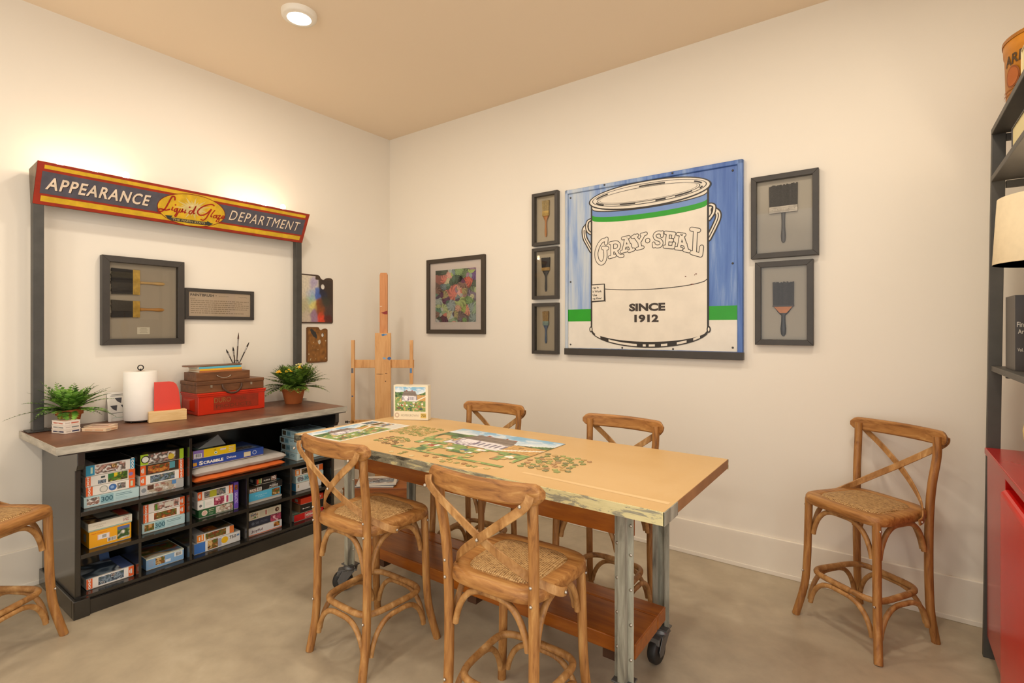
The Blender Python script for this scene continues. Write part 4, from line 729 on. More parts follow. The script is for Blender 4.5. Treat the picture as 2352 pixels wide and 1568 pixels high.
for s_ in (-1, 1):            # ears and wire
    ear, wi = ([(.194, .905), (.173, .897), (.164, .866), (.173, .833), (.194, .815)], [(.161, .866), (.144, .842), (.15, .79), (.173, .747), (.2, .70)]) if s_ < 0 else ([(.96, .899), (.977, .898), (.991, .885), (.986, .849), (.962, .815)], [(.989, .867), (1.011, .845), (1.011, .813), (.986, .756), (.958, .703)])
    sp = lambda P_: [(p.x, p.y) for p in spline([(*p, 0) for p in P_], 6)]
    f.poly(sp(ear)+[(ear[0][0]-s_*.01, ear[-1][1]), (ear[0][0]-s_*.01, ear[0][1])] if s_ < 0 else (sp(ear)+[(ear[0][0]-.01, ear[-1][1]), (ear[0][0]-.01, ear[0][1])])[::-1], CR, 1.5)
    f.stroke(sp(wi), .038, KB, 2); f.stroke(sp(wi), .022, CR, 3); f.stroke(sp(wi)[6:], .006, KB, 3.6); f.stroke(sp(ear), .024, KB, 4); f.stroke(sp(ear), .010, CR, 5); f.stroke(sp([(p[0]-s_*.012, p[1]*.99+.007) for p in ear[:4]]), .005, KB, 5.5)
f.poly([(cx-hw, 1.02)]+up(.171, .077)+[(cx+hw, 1.02)], CR, 6)
bandt, gt, gb = up(.976, .042), up(.936, .036), up(.903, .036)
f.poly(bandt[::-1]+gt, '6f8fc6', 6.5); f.poly(gt[::-1]+gb, GN, 6.5)
f.stroke(bandt, .006, KB, 7, False); f.stroke(up(.47, .048), .005, KB, 7, False)
for x in (cx-hw, cx+hw): f.stroke([(x, .165), (x, 1.02)], .011, KB, 7)
# top rim
def ell(a, b, z, n=64): return [(cx+a*math.cos(2*PI*k/n), z+b*math.sin(2*PI*k/n)) for k in range(n)]
f.poly(ell(.398, .086, 1.02), KB, 8); f.poly(ell(.388, .077, 1.021), CR, 8.5); f.poly(ell(.372, .064, 1.024), KB, 9); f.poly(ell(.366, .060, 1.0245), CR, 9.5)
f.poly(ell(.335, .047, 1.021), KB, 10); f.poly(ell(.329, .0435, 1.0215), CR, 10.5); f.poly(ell(.318, .041, 1.023), KB, 11); f.poly(ell(.315, .0395, 1.0235), CR, 11.5)
for a0, a1, r_ in [(2.4, 2.9, 1), (3.35, 3.75, 1), (4.15, 4.5, .93), (4.9, 5.1, .96), (5.3, 5.75, .95), (.2, .55, 1), (1.2, 1.7, .97), (5.95, 6.15, 1)]:
    f.stroke([(cx+.35*r_*math.cos(a0+(a1-a0)*k/8), 1.022+.054*r_*math.sin(a0+(a1-a0)*k/8)) for k in range(9)], .009, KB, 12, False)
# bottom rim
lo2 = arc(.178, .121, a=hw+.013)
f.poly([(cx-hw-.012, .182)]+up(.171, .077)+[(cx+hw+.012, .182)]+lo2[::-1], KB, 7.5)
for i0, i1, d in [(2, 4, .0), (7, 17, .002), (19, 20, 0), (21, 23, -.001), (25, 27, 0), (30, 33, .002), (35, 37, .001)]:
    a = [(x, y+.021) for x, y in lo2[i0:i1+1]]; b = [(x, y+.007) for x, y in lo2[i0:i1+1]]; f.poly(b+a[::-1], CR, 8.2)
for s_ in (-1, 1): f.disc(cx+s_*(hw+.004), .172, .012, .02, KB, 8, 16); f.disc(cx+s_*(hw+.004), .172, .005, .012, CR, 8.4, 12)
LET = {'G': [[(.307, .762), (.278, .756), (.252, .725), (.237, .68), (.244, .634), (.269, .609), (.292, .619), (.303, .655), (.3, .699)], [(.286, .709), (.315, .704)], [(.311, .766), (.307, .737)]], 'R': [[(.35, .732), (.352, .648)], [(.337, .735), (.382, .736), (.4, .715), (.388, .691), (.354, .686)], [(.375, .684), (.392, .655), (.407, .645), (.424, .646)], [(.332, .644), (.37, .651)]], 'A': [[(.448, .755), (.429, .675)], [(.449, .756), (.485, .677)], [(.439, .708), (.475, .71)], [(.417, .672), (.452, .678)], [(.469, .672), (.498, .68)], [(.425, .758), (.466, .762)]], 'Y': [[(.504, .767), (.534, .725)], [(.567, .77), (.538, .725)], [(.535, .728), (.543, .687)], [(.491, .759), (.522, .767)], [(.551, .768), (.579, .772)], [(.522, .682), (.558, .688)]], 'S': [[(.684, .754), (.673, .768), (.649, .769), (.635, .753), (.645, .733), (.669, .722), (.68, .704), (.671, .687), (.649, .685), (.63, .696)], [(.684, .769), (.682, .746)], [(.629, .706), (.632, .686)]], 'E': [[(.72, .759), (.712, .676)], [(.705, .764), (.758, .752)], [(.756, .752), (.751, .733)], [(.717, .718), (.745, .713)], [(.699, .679), (.751, .67)], [(.751, .67), (.756, .693)]], 'A2': [[(.801, .743), (.785, .66)], [(.804, .743), (.835, .643)], [(.791, .69), (.826, .68)], [(.769, .663), (.801, .656)], [(.82, .647), (.847, .638)], [(.78, .748), (.819, .738)]], 'L': [[(.885, .761), (.878, .626)], [(.862, .768), (.903, .756)], [(.864, .628), (.914, .609)], [(.914, .609), (.92, .656)]]}
for k, sts in LET.items():
    wd = .0145 if k == 'S' else .016 if k in 'RAYEA2' else .02
    for l, ex, c in [(8, .0085, KB), (8.6, 0, CR)]:
        for st in sts:
            P_ = sp(st) if len(st) > 4 else st
            f.stroke(P_, wd+ex, c, l)
f.disc(.591, .727, .017, .017, KB, 8); f.disc(.591, .727, .0125, .0125, CR, 8.6)
f.text('SINCE', .585, .311, .05, '3a302a', 8, .05, w=.235); f.text('1912', .582, .24, .05, '3a302a', 8, .05, w=.158)
f.poly([(.203, .352), (.298, .356), (.304, .352), (.299, .473), (.203, .472)], KB, 7.6); f.poly([(.203, .362), (.291, .364), (.292, .467), (.203, .466)], CR, 8)
for k, s_ in enumerate(['ng Is', 'h Work', 'Use', 'ng Else!']): f.text(s_, .21, .448-k*.024, .015, KB, 8.4, .03, align='L', w=[.045, .066, .032, .064][k])
for x, y, w_ in [(.826, .489, .008), (.866, .44, .02), (.888, .5, .008), (.88, .495, .004)]: f.rect(x-w_/2, y-.003, x+w_/2, y+.003, '6a3020', 8)
q.build('painted_can', M['enamel'], t)
for x, y in [(.04, H-.055), (W-.055, H-.055), (.04, .07), (W-.055, .07), (.3, H-.01), (.75, H-.012), (W-.055, .55), (.04, .5), (.42, .055), (.75, .055)]:
    q = MB(); q.lathe([(.006, 0), (.006, .003), (.003, .0045), (0, .0045)], 10, '3a3a3a', (x, y, .0225 if .045 < y < H-.03 else .034)); q.build('screw', M['steelpost'], t)

# ------------------------------------------------------------------ work table
TH = .80
t = thing('work_table', (2.13, -1.245, 0), 'long work table with tan top, chipped metal edges, plank shelf and castors', 'table')
TT = t
q = mbt(t); q.box((1.155, -1.626, TH-.04), (3.10, -.862, TH-.0015)); q.build('tabletop', M['apron'], t)
q = mbt(t); q.box((1.152, -1.629, TH-.0015), (3.103, -.859, TH)); q.build('tan_cover', M['kraft'], t)
q = mbt(t); q.box((1.15, -1.632, TH-.043), (3.105, -1.626, TH-.001)); q.build('chipped_edge_strip', M['chip'], t, .001)
q = mbt(t); q.box((1.15, -.862, TH-.043), (3.105, -.857, TH-.001)); q.build('edge_strip', M['chip'], t, .001)
q = mbt(t); q.box((3.10, -1.51, TH-.038), (3.104, -.862, TH-.001)); q.build('edge_strip', flat('brown_edge_board', '9c7048', .55, var=.15), t, .001)
q = mbt(t); q.box((1.15, -1.626, TH-.043), (1.155, -.862, TH-.001)); q.build('edge_strip', M['chip'], t, .001)
q = mbt(t); q.box((3.10, -1.632, TH-.043), (3.106, -1.512, TH-.0005)); q.build('corner_bracket', M['leg'], t, .001)
q = mbt(t); f = Face(q, (0, 0, TH), (1, 0, 0), (0, 1, 0)); f.poly([(2.52, -1.535), (3.09, -1.558), (3.09, -1.536), (2.52, -1.517)], 'e4c08a', 1); f.poly([(2.26, -1.62), (2.30, -1.62), (2.42, -1.535), (2.38, -1.535)], 'e4be88', 1); q.build('clear_tape', M['print'], t)
for y in (-1.462, -1.068):
    q = mbt(t); q.box((1.36, y, .625), (2.93, y+.03, .757)); q.build('apron', M['apron'], t, .002)
for x in (1.40, 2.80):
    q = mbt(t); q.box((x, -1.43, .64), (x+.04, -1.07, .757)); q.build('cross_rail', M['apron'], t, .002)
for y0, y1 in [(-1.44, -1.226), (-1.220, -1.135)]:
    q = mbt(t); q.box((1.46, y0, .195), (2.935, y1, .25)); q.build('shelf_plank', M['apron'], t, .004)
for x in (1.55, 2.15, 2.80):
    q = mbt(t); q.box((x, -1.42, .15), (x+.05, -1.13, .195)); q.build('shelf_bearer', flat('dark_bearer', '4a2c16', .6) if x == 1.55 else bpy.data.materials['dark_bearer'], t, .002)
for x, y, s_ in [(2.905, -1.466, -1), (2.893, -1.075, 1), (1.395, -1.466, -1), (1.425, -1.075, 1)]:
    pr_ = [(-.035, 0), (-.014, 0), (-.011, .024), (.011, .024), (.014, 0), (.035, 0), (.035, .003), (.0165, .003), (.0135, .0275), (-.0135, .0275), (-.0165, .003), (-.035, .003)]
    q = mbt(t); z0 = .135 if s_ > 0 else .1; P_ = [(x+a, y+s_*b, z0) for a, b in pr_]
    q.prism(P_ if s_ > 0 else P_[::-1], (0, 0, .757-z0)); o = q.build('leg', M['leg'], t, .0008)
    for a in (-.025, .025):
        for z in (.24, .36, .48, .6, .7):
            q = mbt(t); q.M = q.M @ Matrix.Translation((x+a, y+s_*.003, z-(.03 if a > 0 else 0))) @ Matrix.Rotation(-s_*PI/2, 4, 'X'); q.lathe([(.006, 0), (.0055, .002), (.003, .0035), (0, .004)], 10, 'cfc8ba'); r_ = q.build('rivet', M['rivet'], o); r_.matrix_parent_inverse = Matrix()
    ang = math.radians(-97 if x > 2 else 228 if y < -1.2 else 120); CM = Matrix.Translation((x, y, 0)) @ Matrix.Rotation(ang, 4, 'Z'); cxo = .038
    q = mbt(t); q.box((x-.037, y-.03, .128), (x+.037, y+.03, .1345)); k_ = q.build('castor', M['castor'], t, .002)
    q = mbt(t); q.M = q.M @ CM; q.lathe([(.034, .11), (.036, .116), (.03, .128)], 20)
    for dy in (-.027, .024):
        q.prism([(-.03, dy, .112), (.034, dy, .112), (cxo+.024, dy, .06), (cxo+.016, dy, .036), (cxo-.012, dy, .036), (cxo-.024, dy, .06)], (0, .003, 0))
    q.box((-.034, -.027, .104), (.036, .027, .113)); q.prism([(.03, -.024, .112), (.06, -.02, .108), (.066, -.018, .085), (.05, -.024, .075)], (0, .044, 0)); q.build('fork', M['castor'], k_, .002)
    q = mbt(t); q.M = q.M @ CM @ Matrix.Translation((cxo, 0, .05)) @ Matrix.Rotation(PI/2, 4, 'X'); q.lathe([(.012, -.021), (.03, -.019), (.044, -.018), (.05, -.011), (.05, .011), (.044, .018), (.03, .019), (.012, .021)], 32); q.build('wheel', M['rubber'], k_)

# picture used on the puzzle, its box and the poster (u right, v up)
def farm(u, v):
    n1, n2, n3 = noise.noise((u*5, v*5, 1)), noise.noise((u*14, v*14, 2)), noise.noise((u*34, v*34, 3))
    hill = .73+.06*math.sin(u*5+1)+.09*max(0, u-.72)/.28+.03*n1
    def vr(c, a=.25): k = 1+a*n3+.5*a*n2; return tuple(min(1, max(0, x*k)) for x in L(c))
    x = (u-.22)/.5
    if 0 < x < 1:         # white house with a long grey-brown roof, porch gable and windows
        rt = .845-.02*x
        if .64 < v < rt and abs(x-.52)*2 < 1.0-.28*(v-.64)/.2: return vr('b8463a' if v > rt-.02 and (x*7) % 1 < .12 else '85776c' if (v*60) % 1 > .3 else '776a60', .15)
        if rt <= v < rt+.035 and (.3 < x < .35 or .66 < x < .71): return L('a8503c')
        if .4 < v < .7 and .12 < x < .46 and v < .64+.06*math.cos((x-.29)/.17*1.5):
            d = math.hypot((x-.29)*2.4, (v-.56)*2.6)
            if .34 < d < .4: return L('8a7a90')
            if v < .53 and (x*16) % 1 < .3: return L('9a8c98')
            return vr('efe8ea', .08)
        if .4 < v <= .64:
            if x > .74 and v > .64-(x-.74)*.2: return vr('a09488')
            if (x*10) % 1 > .58 and .47 < v < .59: return vr('7a7488', .15)
            return vr('ebe4e4' if (v*50) % 1 > .25 else 'd4ccd0', .08)
    if v > hill:
        t_ = (v-hill)/(1.02-hill); c = mix(L('e9eff0'), L('86bbdc'), min(1, max(0, t_*1.1+.6*n1))); return mix(c, L('f4f5f3'), .5) if n2 > .2 else c
    if u >= .7 and .42 < v < .68:
        if abs(v-(.43+.62*(u-.7))) < .022: return L('f2ead6')
        return vr('bd8a4c' if (v*22+u*6) % 1 > .5 else 'd4ad68')
    if v > .58: return vr('3f5a34' if n2 < -.05 else '65854a', .4)
    for bx, by, bw, bh, c in [(.1, .27, .05, .06, 'f0ece6'), (.22, .25, .06, .08, 'a8543f'), (.19, .26, .04, .05, 'f2eee8'), (.26, .27, .04, .06, 'f2eee8'), (.4, .25, .06, .05, 'eef0ee'), (.33, .33, .08, .05, 'b08a5a'), (.52, .28, .07, .05, '4c6884'), (.6, .22, .06, .05, 'efece4'), (.68, .28, .05, .08, '95543f'), (.78, .2, .12, .09, 'b08058'), (.62, .35, .09, .05, 'f0eae2'), (.46, .1, .1, .06, '3c4a58'), (.85, .1, .1, .07, '434c58'), (.12, .13, .1, .06, '8a5a48'), (.9, .3, .07, .05, 'f0e8d8'), (.72, .1, .08, .06, 'c89a8a'), (.3, .12, .07, .05, 'd8b46a')]:
        if abs(u-bx) < bw*(.45+.3*n2) and abs(v-by) < bh*(.5+.3*n3): return vr(c, .25)
    if n2 > .25: return vr('c8ac70', .3)
    if n1 < -.2: return vr('567a48', .4)
    return vr('84a05a', .4)
# assembled puzzle: the pieces that are in place
PX0, PY0, PW, PH = 1.775, -1.527, .64, .508; NX, NY = 31, 24
t = thing('assembled_puzzle', (PX0, PY0, TH+.0006), 'half finished farmhouse jigsaw puzzle on the tan table', 'puzzle')
t.rotation_euler = (0, 0, 0); q = MB(); f = Face(q, (0, 0, .0019), (1, 0, 0), (0, 1, 0))
def have(i, j):
    u, v = (i+.5)/NX, (j+.5)/NY
    if j == 0 or j == NY-1 or (i == NX-1 and j > 3): return True
    if v > .66 or (.26 < u < .72 and v > .4): return True
    if i == 0: return v > .4
    return noise.noise((u*6+3, v*6, 4)) > (.05 if v < .35 else -.18)-.25*(u > .7)*(v > .35)
for j in range(NY):
    for i in range(NX):
        if not have(i, j): continue
        x0, y0, w_, h_ = i*PW/NX, j*PH/NY, PW/NX*.985, PH/NY*.985
        sk = [(x0+.0*y0, y0), (x0+w_, y0), (x0+w_, y0+h_), (x0, y0+h_)]
        q.add([(a, b, 0) for a, b in sk]+[(a, b, .0019) for a, b in sk], [(0, 1, 5, 4), (1, 2, 6, 5), (2, 3, 7, 6), (3, 0, 4, 7)], '8a7a5c')
        f.raster(x0, y0, x0+w_, y0+h_, 3, 3, lambda a, b, i=i, j=j: farm((i+a)/NX, (j+b)/NY), 0)
q.build('joined_pieces', M['print'], t)
# loose pieces
def piece_mesh(k):
    random.seed(k); P_ = []
    for s_ in range(4):
        a = Matrix.Rotation(s_*PI/2, 2); kn = random.choice([.0042, -.004, .0042])
        for x, y in [(-.0095, -.0095), (-.0028, -.0095), (-.0038, -.0095-kn*.7), (0, -.0095-kn*1.1), (.0038, -.0095-kn*.7), (.0028, -.0095)]: P_.append(tuple(a @ Vector((x, y))))
    return P_
protos = []
for k in range(4):
    q = MB(); P_ = piece_mesh(k+11); q.prism([(x, y, 0) for x, y in P_], (0, 0, .0019)); protos.append(q.build('puzzle_piece', M['piece']))
CL = [((1.50, 1.72, -1.30, -1.10), 54, ['8a9450', '6a8a3c', 'a8a068', 'b09a58', '5a7a34', 'c0b07c'], 'olive and green loose puzzle piece in the pile between poster and puzzle', 'loose pieces between poster and puzzle'),
      ((1.60, 1.76, -1.50, -1.37), 24, ['4f7a3a', '6a8a4a', '8a5a44', '5a3a2a', '9a9060'], 'green or brown loose puzzle piece at left end of the puzzle front edge', 'loose pieces left of the puzzle'),
      ((2.44, 2.66, -1.46, -1.22), 58, ['5f8a4a', '4a7438', '8aa058', 'b09058', '7a8a4a', '3f6040', '9a7050'], 'green loose puzzle piece in the scatter right of the puzzle', 'loose pieces right of the puzzle'),
      ((1.86, 2.50, -1.61, -1.545), 15, ['5a7a3a', 'c0b070', '8a5a34', 'd8c89a', '7a8a50'], 'stray loose puzzle piece near the front table edge', 'stray pieces along the front')]
first = True; used = []; random.seed(21); npc = 0
for (x0, x1, y0, y1), n, cols, lab, grp in CL:
    made = 0; tries = 0
    while made < n and tries < 4000:
        tries += 1; u, v = random.gauss(.5, .27), random.gauss(.5, .27)
        if y1-y0 < .08: u = random.random()
        if not (0 < u < 1 and 0 < v < 1): continue
        x, y = x0+(x1-x0)*u, y0+(y1-y0)*v
        if any((x-a)**2+(y-b)**2 < .0265**2 for a, b in used): continue
        if PX0-.016 < x < PX0+PW+.016 and PY0-.016 < y < PY0+PH+.016: continue
        used.append((x, y))
        o = protos[npc] if npc < 4 else protos[npc % 4].copy()
        if npc >= 4: C.objects.link(o)
        npc += 1; made += 1; o.location = (x, y, TH+.0006); o.rotation_euler = (0, 0, random.uniform(0, 6.28)); o.color = (*mix(L(random.choice(cols)), L('d8b880'), .3), 1); tag(o, lab, 'puzzle piece', grp)
# poster sheet
t = thing('poster_sheet', (1.335, -1.375, TH+.0006), 'white bordered farmhouse picture sheet lying at the left end of table', 'poster', rz=math.radians(3.5))
q = MB(); q.box((-.152, -.243, 0), (.152, .243, .0008), 'eee8dc'); f = Face(q, (.152, -.243, .0008), (0, 1, 0), (-1, 0, 0))
f.raster(.014, .014, .36, .285, 70, 54, farm); f.rect(.372, .015, .475, .09, 'd8d4c8'); f.raster(.376, .1, .468, .15, 20, 12, art('farm', 3)); f.raster(.376, .17, .468, .21, 20, 12, art('warm', 4)); f.raster(.376, .225, .468, .28, 20, 12, art('cool', 5)); f.rect(.376, .155, .44, .16, '8a8478')
q.build('sheet', M['paper'], t)
# the puzzle's box
fr_box = [('r', 0, 0, 1, 1, 'ece0c4'), ('f', .045, .24, .93, .955, farm, 66, 52), ('d', .1, .12, .07, 'c8a890'), ('d', .1, .12, .045, 'ece0c4'), ('t', 'HOMEGROWN', .47, .12, .065, 'b0a48a', .0, 0, .5), ('r', .79, .05, .95, .19, 'e0c068'), ('t', '750', .87, .12, .08, '6a5a20', .02, 0, .13)]
card_box('jigsaw_box', 0, .215, 0, .208, 'cream puzzle box with farmhouse picture standing on far left of the table', 'ece0c4', fr_box, xf=0, depth=.05, loc=(1.245, -1.045, TH+.0012), rz=math.radians(-64), group=None, side=[('r', 0, 0, 1, 1, 'e4d8b8')], top=[('r', 0, 0, 1, 1, 'efe6d0'), ('r', .25, .3, .5, .7, 'a89880')])

# ------------------------------------------------------------------ cross-back stools
def make_stool():
    t = thing('bar_stool', (0, 0, 0), 'stool', 'stool', 'cross-back stools')
    leg_f = lambda s_: spline([(s_*.160, .152, .555), (s_*.163, .154, .40), (s_*.166, .157, .26), (s_*.174, .165, .14), (s_*.197, .192, 0)], 6)
    leg_b = lambda s_: spline([(s_*.176, -.186, .885), (s_*.176, -.184, .80), (s_*.168, -.166, .68), (s_*.163, -.158, .55), (s_*.162, -.155, .40), (s_*.162, -.157, .26), (s_*.164, -.164, .13), (s_*.171, -.187, 0)], 5)
    for fn, r in ((leg_f, .0165), (leg_b, .0165)):
        for s_ in (-1, 1):
            q = MB(); q.tube(fn(s_), r, 12); q.build('leg', M['stool_v'], t)
    # seat: rounded trapezoid, frame ring with domed woven panel
    def outl(k, n=64):
        P_ = []
        for i in range(n):
            a = 2*PI*i/n; c, s_ = math.cos(a), math.sin(a); e = .42
            x = abs(c)**e*math.copysign(1, c); y = abs(s_)**e*math.copysign(1, s_)
            wv_ = .188+.012*y; P_.append((x*wv_*k, y*.182*k+.004))
        return P_
    q = MB(); n = 64; rings = [(.97, .537), (.995, .541), (1, .552), (.995, .566), (.965, .575), (.74, .575), (.72, .570)]
    vs = [(x, y, z) for k, z in rings for x, y in outl(k)]
    q.add(vs, [(i*n+j, i*n+(j+1) % n, (i+1)*n+(j+1) % n, (i+1)*n+j) for i in range(len(rings)-1) for j in range(n)], None, True)
    q.add([(x, y, .537) for x, y in outl(.97)], [tuple(range(n))[::-1]]); q.build('seat', M['stool_h'], t)
    q = MB(); rr = [(.735, .569), (.7, .578), (.6, .5815), (.4, .583), (.2, .583)]
    vs = [(x, y, z) for k, z in rr for x, y in outl(k)]; q.add(vs+[(0, .004, .583)], [(i*n+j, i*n+(j+1) % n, (i+1)*n+(j+1) % n, (i+1)*n+j) for i in range(len(rr)-1) for j in range(n)]+[((len(rr)-1)*n+j, (len(rr)-1)*n+(j+1) % n, len(rr)*n) for j in range(n)], None, True); q.build('woven_panel', M['rattan'], t)
    # bowed top rail behind the posts
    q = MB(); P_ = []; N_ = []; m_ = 36
    for i in range(m_+1):
        u = i/m_*2-1; u = math.copysign(1-(1-abs(u))**1.25, u); P_.append((u*.211, -.232+.04*u*u, .878)); N_.append((-.4*u, -1, 0))
    prof = [(-.031, -.009), (-.024, -.0145), (.024, -.0145), (.031, -.009), (.031, .007), (.024, .0125), (-.024, .0125), (-.031, .007)]; vs = []; fs = []
    for i, (p, nn) in enumerate(zip(P_, N_)):
        u = abs(p[0])/.211; sc = math.sqrt(max(.12, 1-((u-.87)/.13)**2)) if u > .87 else 1; nn = Vector((nn[0]*.9, -1, 0)).normalized()
        for z, y in prof: vs.append(Vector(p)+Vector((0, 0, z*sc))+nn*y)
    for i in range(m_):
        for k in range(8): fs.append((i*8+k, i*8+(k+1) % 8, (i+1)*8+(k+1) % 8, (i+1)*8+k))
    q.add(vs, fs+[tuple(range(8))[::-1], tuple(range(m_*8, m_*8+8))]); q.build('top_rail', M['stool_h'], t, .003)
    for s_ in (-1, 1):
        o_ = .005*s_
        P_ = spline([(-s_*.190, -.222, .882), (-s_*.176, -.229, .85), (-s_*.10, -.226+o_, .79), (0, -.206+o_, .715), (s_*.085, -.172, .652), (s_*.15, -.128, .598), (s_*.195, -.07, .556), (s_*.2025, -.035, .544)], 5)
        N_ = [(0, -1, 0) if p.z > .7 else Vector((s_*(.7-p.z)*6.5, -1+(.7-p.z)*5.5, .0)) for p in P_]
        q = MB(); q.sweep(P_, N_, .027, .0065); q.build('cross_strap', M['stool_b'], t)
    # foot ring and bent braces
    ring = [(x*.80, y*.82, .218) for x, y in outl(1, 48)]
    q = MB(); q.tube(ring, .0125, 10, closed=True); q.build('foot_ring', M['stool_b'], t)
    lf = lambda sx, sy, z: (sx*(.163+max(0, .26-z)*.05), (.155 if sy > 0 else -.157)+sy*max(0, .26-z)*.05, z)
    C4 = [(-1, 1), (1, 1), (1, -1), (-1, -1)]
    for hi in (1, 0):
        for i in range(4):
            a, b = C4[i], C4[(i+1) % 4]; z0, z1 = (.395, .525) if hi else (.075, .196)
            A = Vector(lf(*a, z0)); B = Vector(lf(*b, z0)); d_ = (B-A); inn = Vector((-(a[0]+b[0])*.5, -(a[1]+b[1])*.5, 0))*.006
            K = [(.075, 0), (.10, .28), (.16, .62), (.25, .87), (.36, .985), (.5, 1.0), (.64, .985), (.75, .87), (.84, .62), (.90, .28), (.925, 0)]
            P_ = spline([A+d_*k+inn+Vector((0, 0, (z1-z0)*h)) for k, h in K], 4)
            q = MB(); q.tube(P_, .0105, 10); q.build('brace', M['stool_b'], t)
    for x, y, z, ax in [(-.176, -.254, .858, 1), (.176, -.254, .858, 1), (0, -.218, .715, 1), (-.163, -.176, .60, 1), (.163, -.176, .60, 1), (-.163, -.175, .545, 1), (.163, -.175, .545, 1), (-.163, -.177, .215, 1), (.163, -.177, .215, 1), (-.17, .178, .215, -1), (.17, .178, .215, -1), (-.207, -.045, .546, 0), (.207, -.045, .546, 0), (.1775, .154, .52, 0), (-.1775, .154, .52, 0)]:
        q = MB(); n_ = Vector((0, -1, 0)) if ax == 1 else Vector((0, 1, 0)) if ax == -1 else Vector((math.copysign(1, x), 0, 0))
        q.ball((x, y, z), .0055, n=10); q.build('rivet', M['rivet'], t)
    return t
proto = make_stool()
ST = [((1.857, -1.70), 0, 'near left stool pushed up to the table in front of the counter cabinet'),
      ((2.642, -1.737), 1.8, 'nearest stool with its back to the camera at middle of the table'),
      ((1.785, -.94), 183, 'far left stool behind the table below the framed botanical print'),
      ((2.575, -.945), 178, 'far stool behind the table below the paint can sign'),
      ((3.566, -.336), 144.5, 'lone stool standing against the back wall beside the red cabinet'),
      ((.648, -2.722), -58, 'partly visible stool at left edge beside the counter cabinet')]
for i, ((x, y), a, lab) in enumerate(ST):
    if i == 0: proto.location = (x, y, 0); proto.rotation_euler = (0, 0, math.radians(a)); proto['label'] = lab
    else: copy_tree(proto, (x, y, 0), math.radians(a), lab)

# ------------------------------------------------------------------ easel and crate in the corner
t = thing('easel', (.364, -.383, 0), 'tall beech artist easel with paint marks standing in the corner', 'easel', rz=YAW)
q = MB(); q.box((-.063, -.012, .04), (.063, .012, 1.312)); f = Face(q, (-.063, -.0123, 0), (1, 0, 0), (0, 0, 1)); q.build('panel', M['easel'], t, .002)
q = MB(); f = Face(q, (-.063, -.0122, 0), (1, 0, 0), (0, 0, 1)); random.seed(9)
for u, v, w_, h_, c in [(.05, 1.285, .035, .022, '4a7aa8'), (.075, 1.292, .022, .014, '7a9ac0'), (.10, 1.09, .03, .035, '3f6ca8'), (.06, 1.10, .03, .02, '8aa8c4'), (.01, .98, .06, .006, '7a5a3a'), (.08, .985, .02, .005, '6a4a30'), (.08, .92, .012, .01, '5a3a24')]:
    f.poly([(u+w_*(.5+.5*math.cos(k)*(.7+.5*random.random())), v+h_*(.5+.5*math.sin(k)*(.6+.6*random.random()))) for k in [i*.7 for i in range(9)]], c)
q.build('paint_marks', M['paper'], t)
q = MB(); q.prism([(-.0315, .012, 1.0), (.0315, .012, 1.0), (.0315, .012, 1.78), (.024, .012, 1.797), (-.024, .012, 1.797), (-.0315, .012, 1.78)], (0, .02, 0)); q.build('mast', M['apron'] if 0 else grain('reddish_mast', [(.25, 'b8743e'), (.5, 'cc8a52'), (.8, 'd69a64')], (8, 8, 1), 4, .5, .05), t, .002)
q = MB(); f = Face(q, (-.0315, .0118, 0), (1, 0, 0), (0, 0, 1)); f.poly([(.012, 1.475), (.063, 1.492), (.063, 1.462), (.04, 1.463)], '8a2420'); f.rect(.003, 1.525, .02, 1.53, 'e8d8c0'); q.build('paint_marks', M['paper'], t)
q = MB(); q.box((-.245, .013, 1.03), (.245, .03, 1.095)); q.build('crossbar', M['easel'], t, .002)
for x in (-.242, .228):
    q = MB(); q.box((x-.013, -.012, .585), (x+.013, .0128, 1.255)); o = q.build('arm', M['easel'], t, .002)
    q = MB(); f = Face(q, (x-.013, -.0122, 0), (1, 0, 0), (0, 0, 1)); f.rect(.003, .99, .02, 1.03, '6a6a70' if x < 0 else '5a84b0'); f.rect(.006, .8, .018, .81, '3a5a80'); q.build('paint_marks', M['paper'], o)
q = MB(); q.box((-.262, -.012, .585), (-.215, .013, .61)); q.build('clamp_block', M['easel'], t, .002)
q = MB(); q.M = Matrix.Translation((-.285, 0, .597)) @ Matrix.Rotation(PI/2, 4, 'Y'); q.lathe([(.004, .02), (.004, -.0), (.011, -.001), (.011, -.006), (.004, -.007), (.004, -.012), (.01, -.013), (.01, -.017), (0, -.018)], 12); q.build('thumb_screw', M['wire'], t)
q = MB(); q.box((-.26, .012, .56), (.26, .032, .61)); q.build('lower_rail', M['easel'], t, .002)
for s_ in (-1, 1):
    q = MB(); q.prism([(s_*.05, .013, .5), (s_*.08, .013, .5), (s_*.25, .013, 0), (s_*.22, .013, 0)][::s_], (0, .018, 0)); q.build('leg', M['easel'], t, .002)
q = MB(); q.prism([(-.02, .035, 1.0), (-.02, .05, 1.0), (-.02, .30, 0), (-.02, .275, 0)], (.04, 0, 0)); q.build('leg', M['easel'], t, .002)
t = thing('wooden_crate', (.60, -.62, 0), 'orange brown wooden crate on the floor in front of the easel', 'crate', rz=YAW)
q = MB(); q.box((-.23, -.11, .0), (.23, -.095, .19)); q.box((-.23, .095, 0), (.23, .11, .19)); q.box((-.23, -.095, 0), (-.215, .095, .19)); q.box((.215, -.095, 0), (.23, .095, .19)); q.box((-.215, -.095, 0), (.215, .095, .012)); q.build('box', M['apron'], t, .002)
q = MB(); q.box((-.235, -.115, .1905), (.235, .115, .2)); q.build('lid', M['apron'], t, .002)
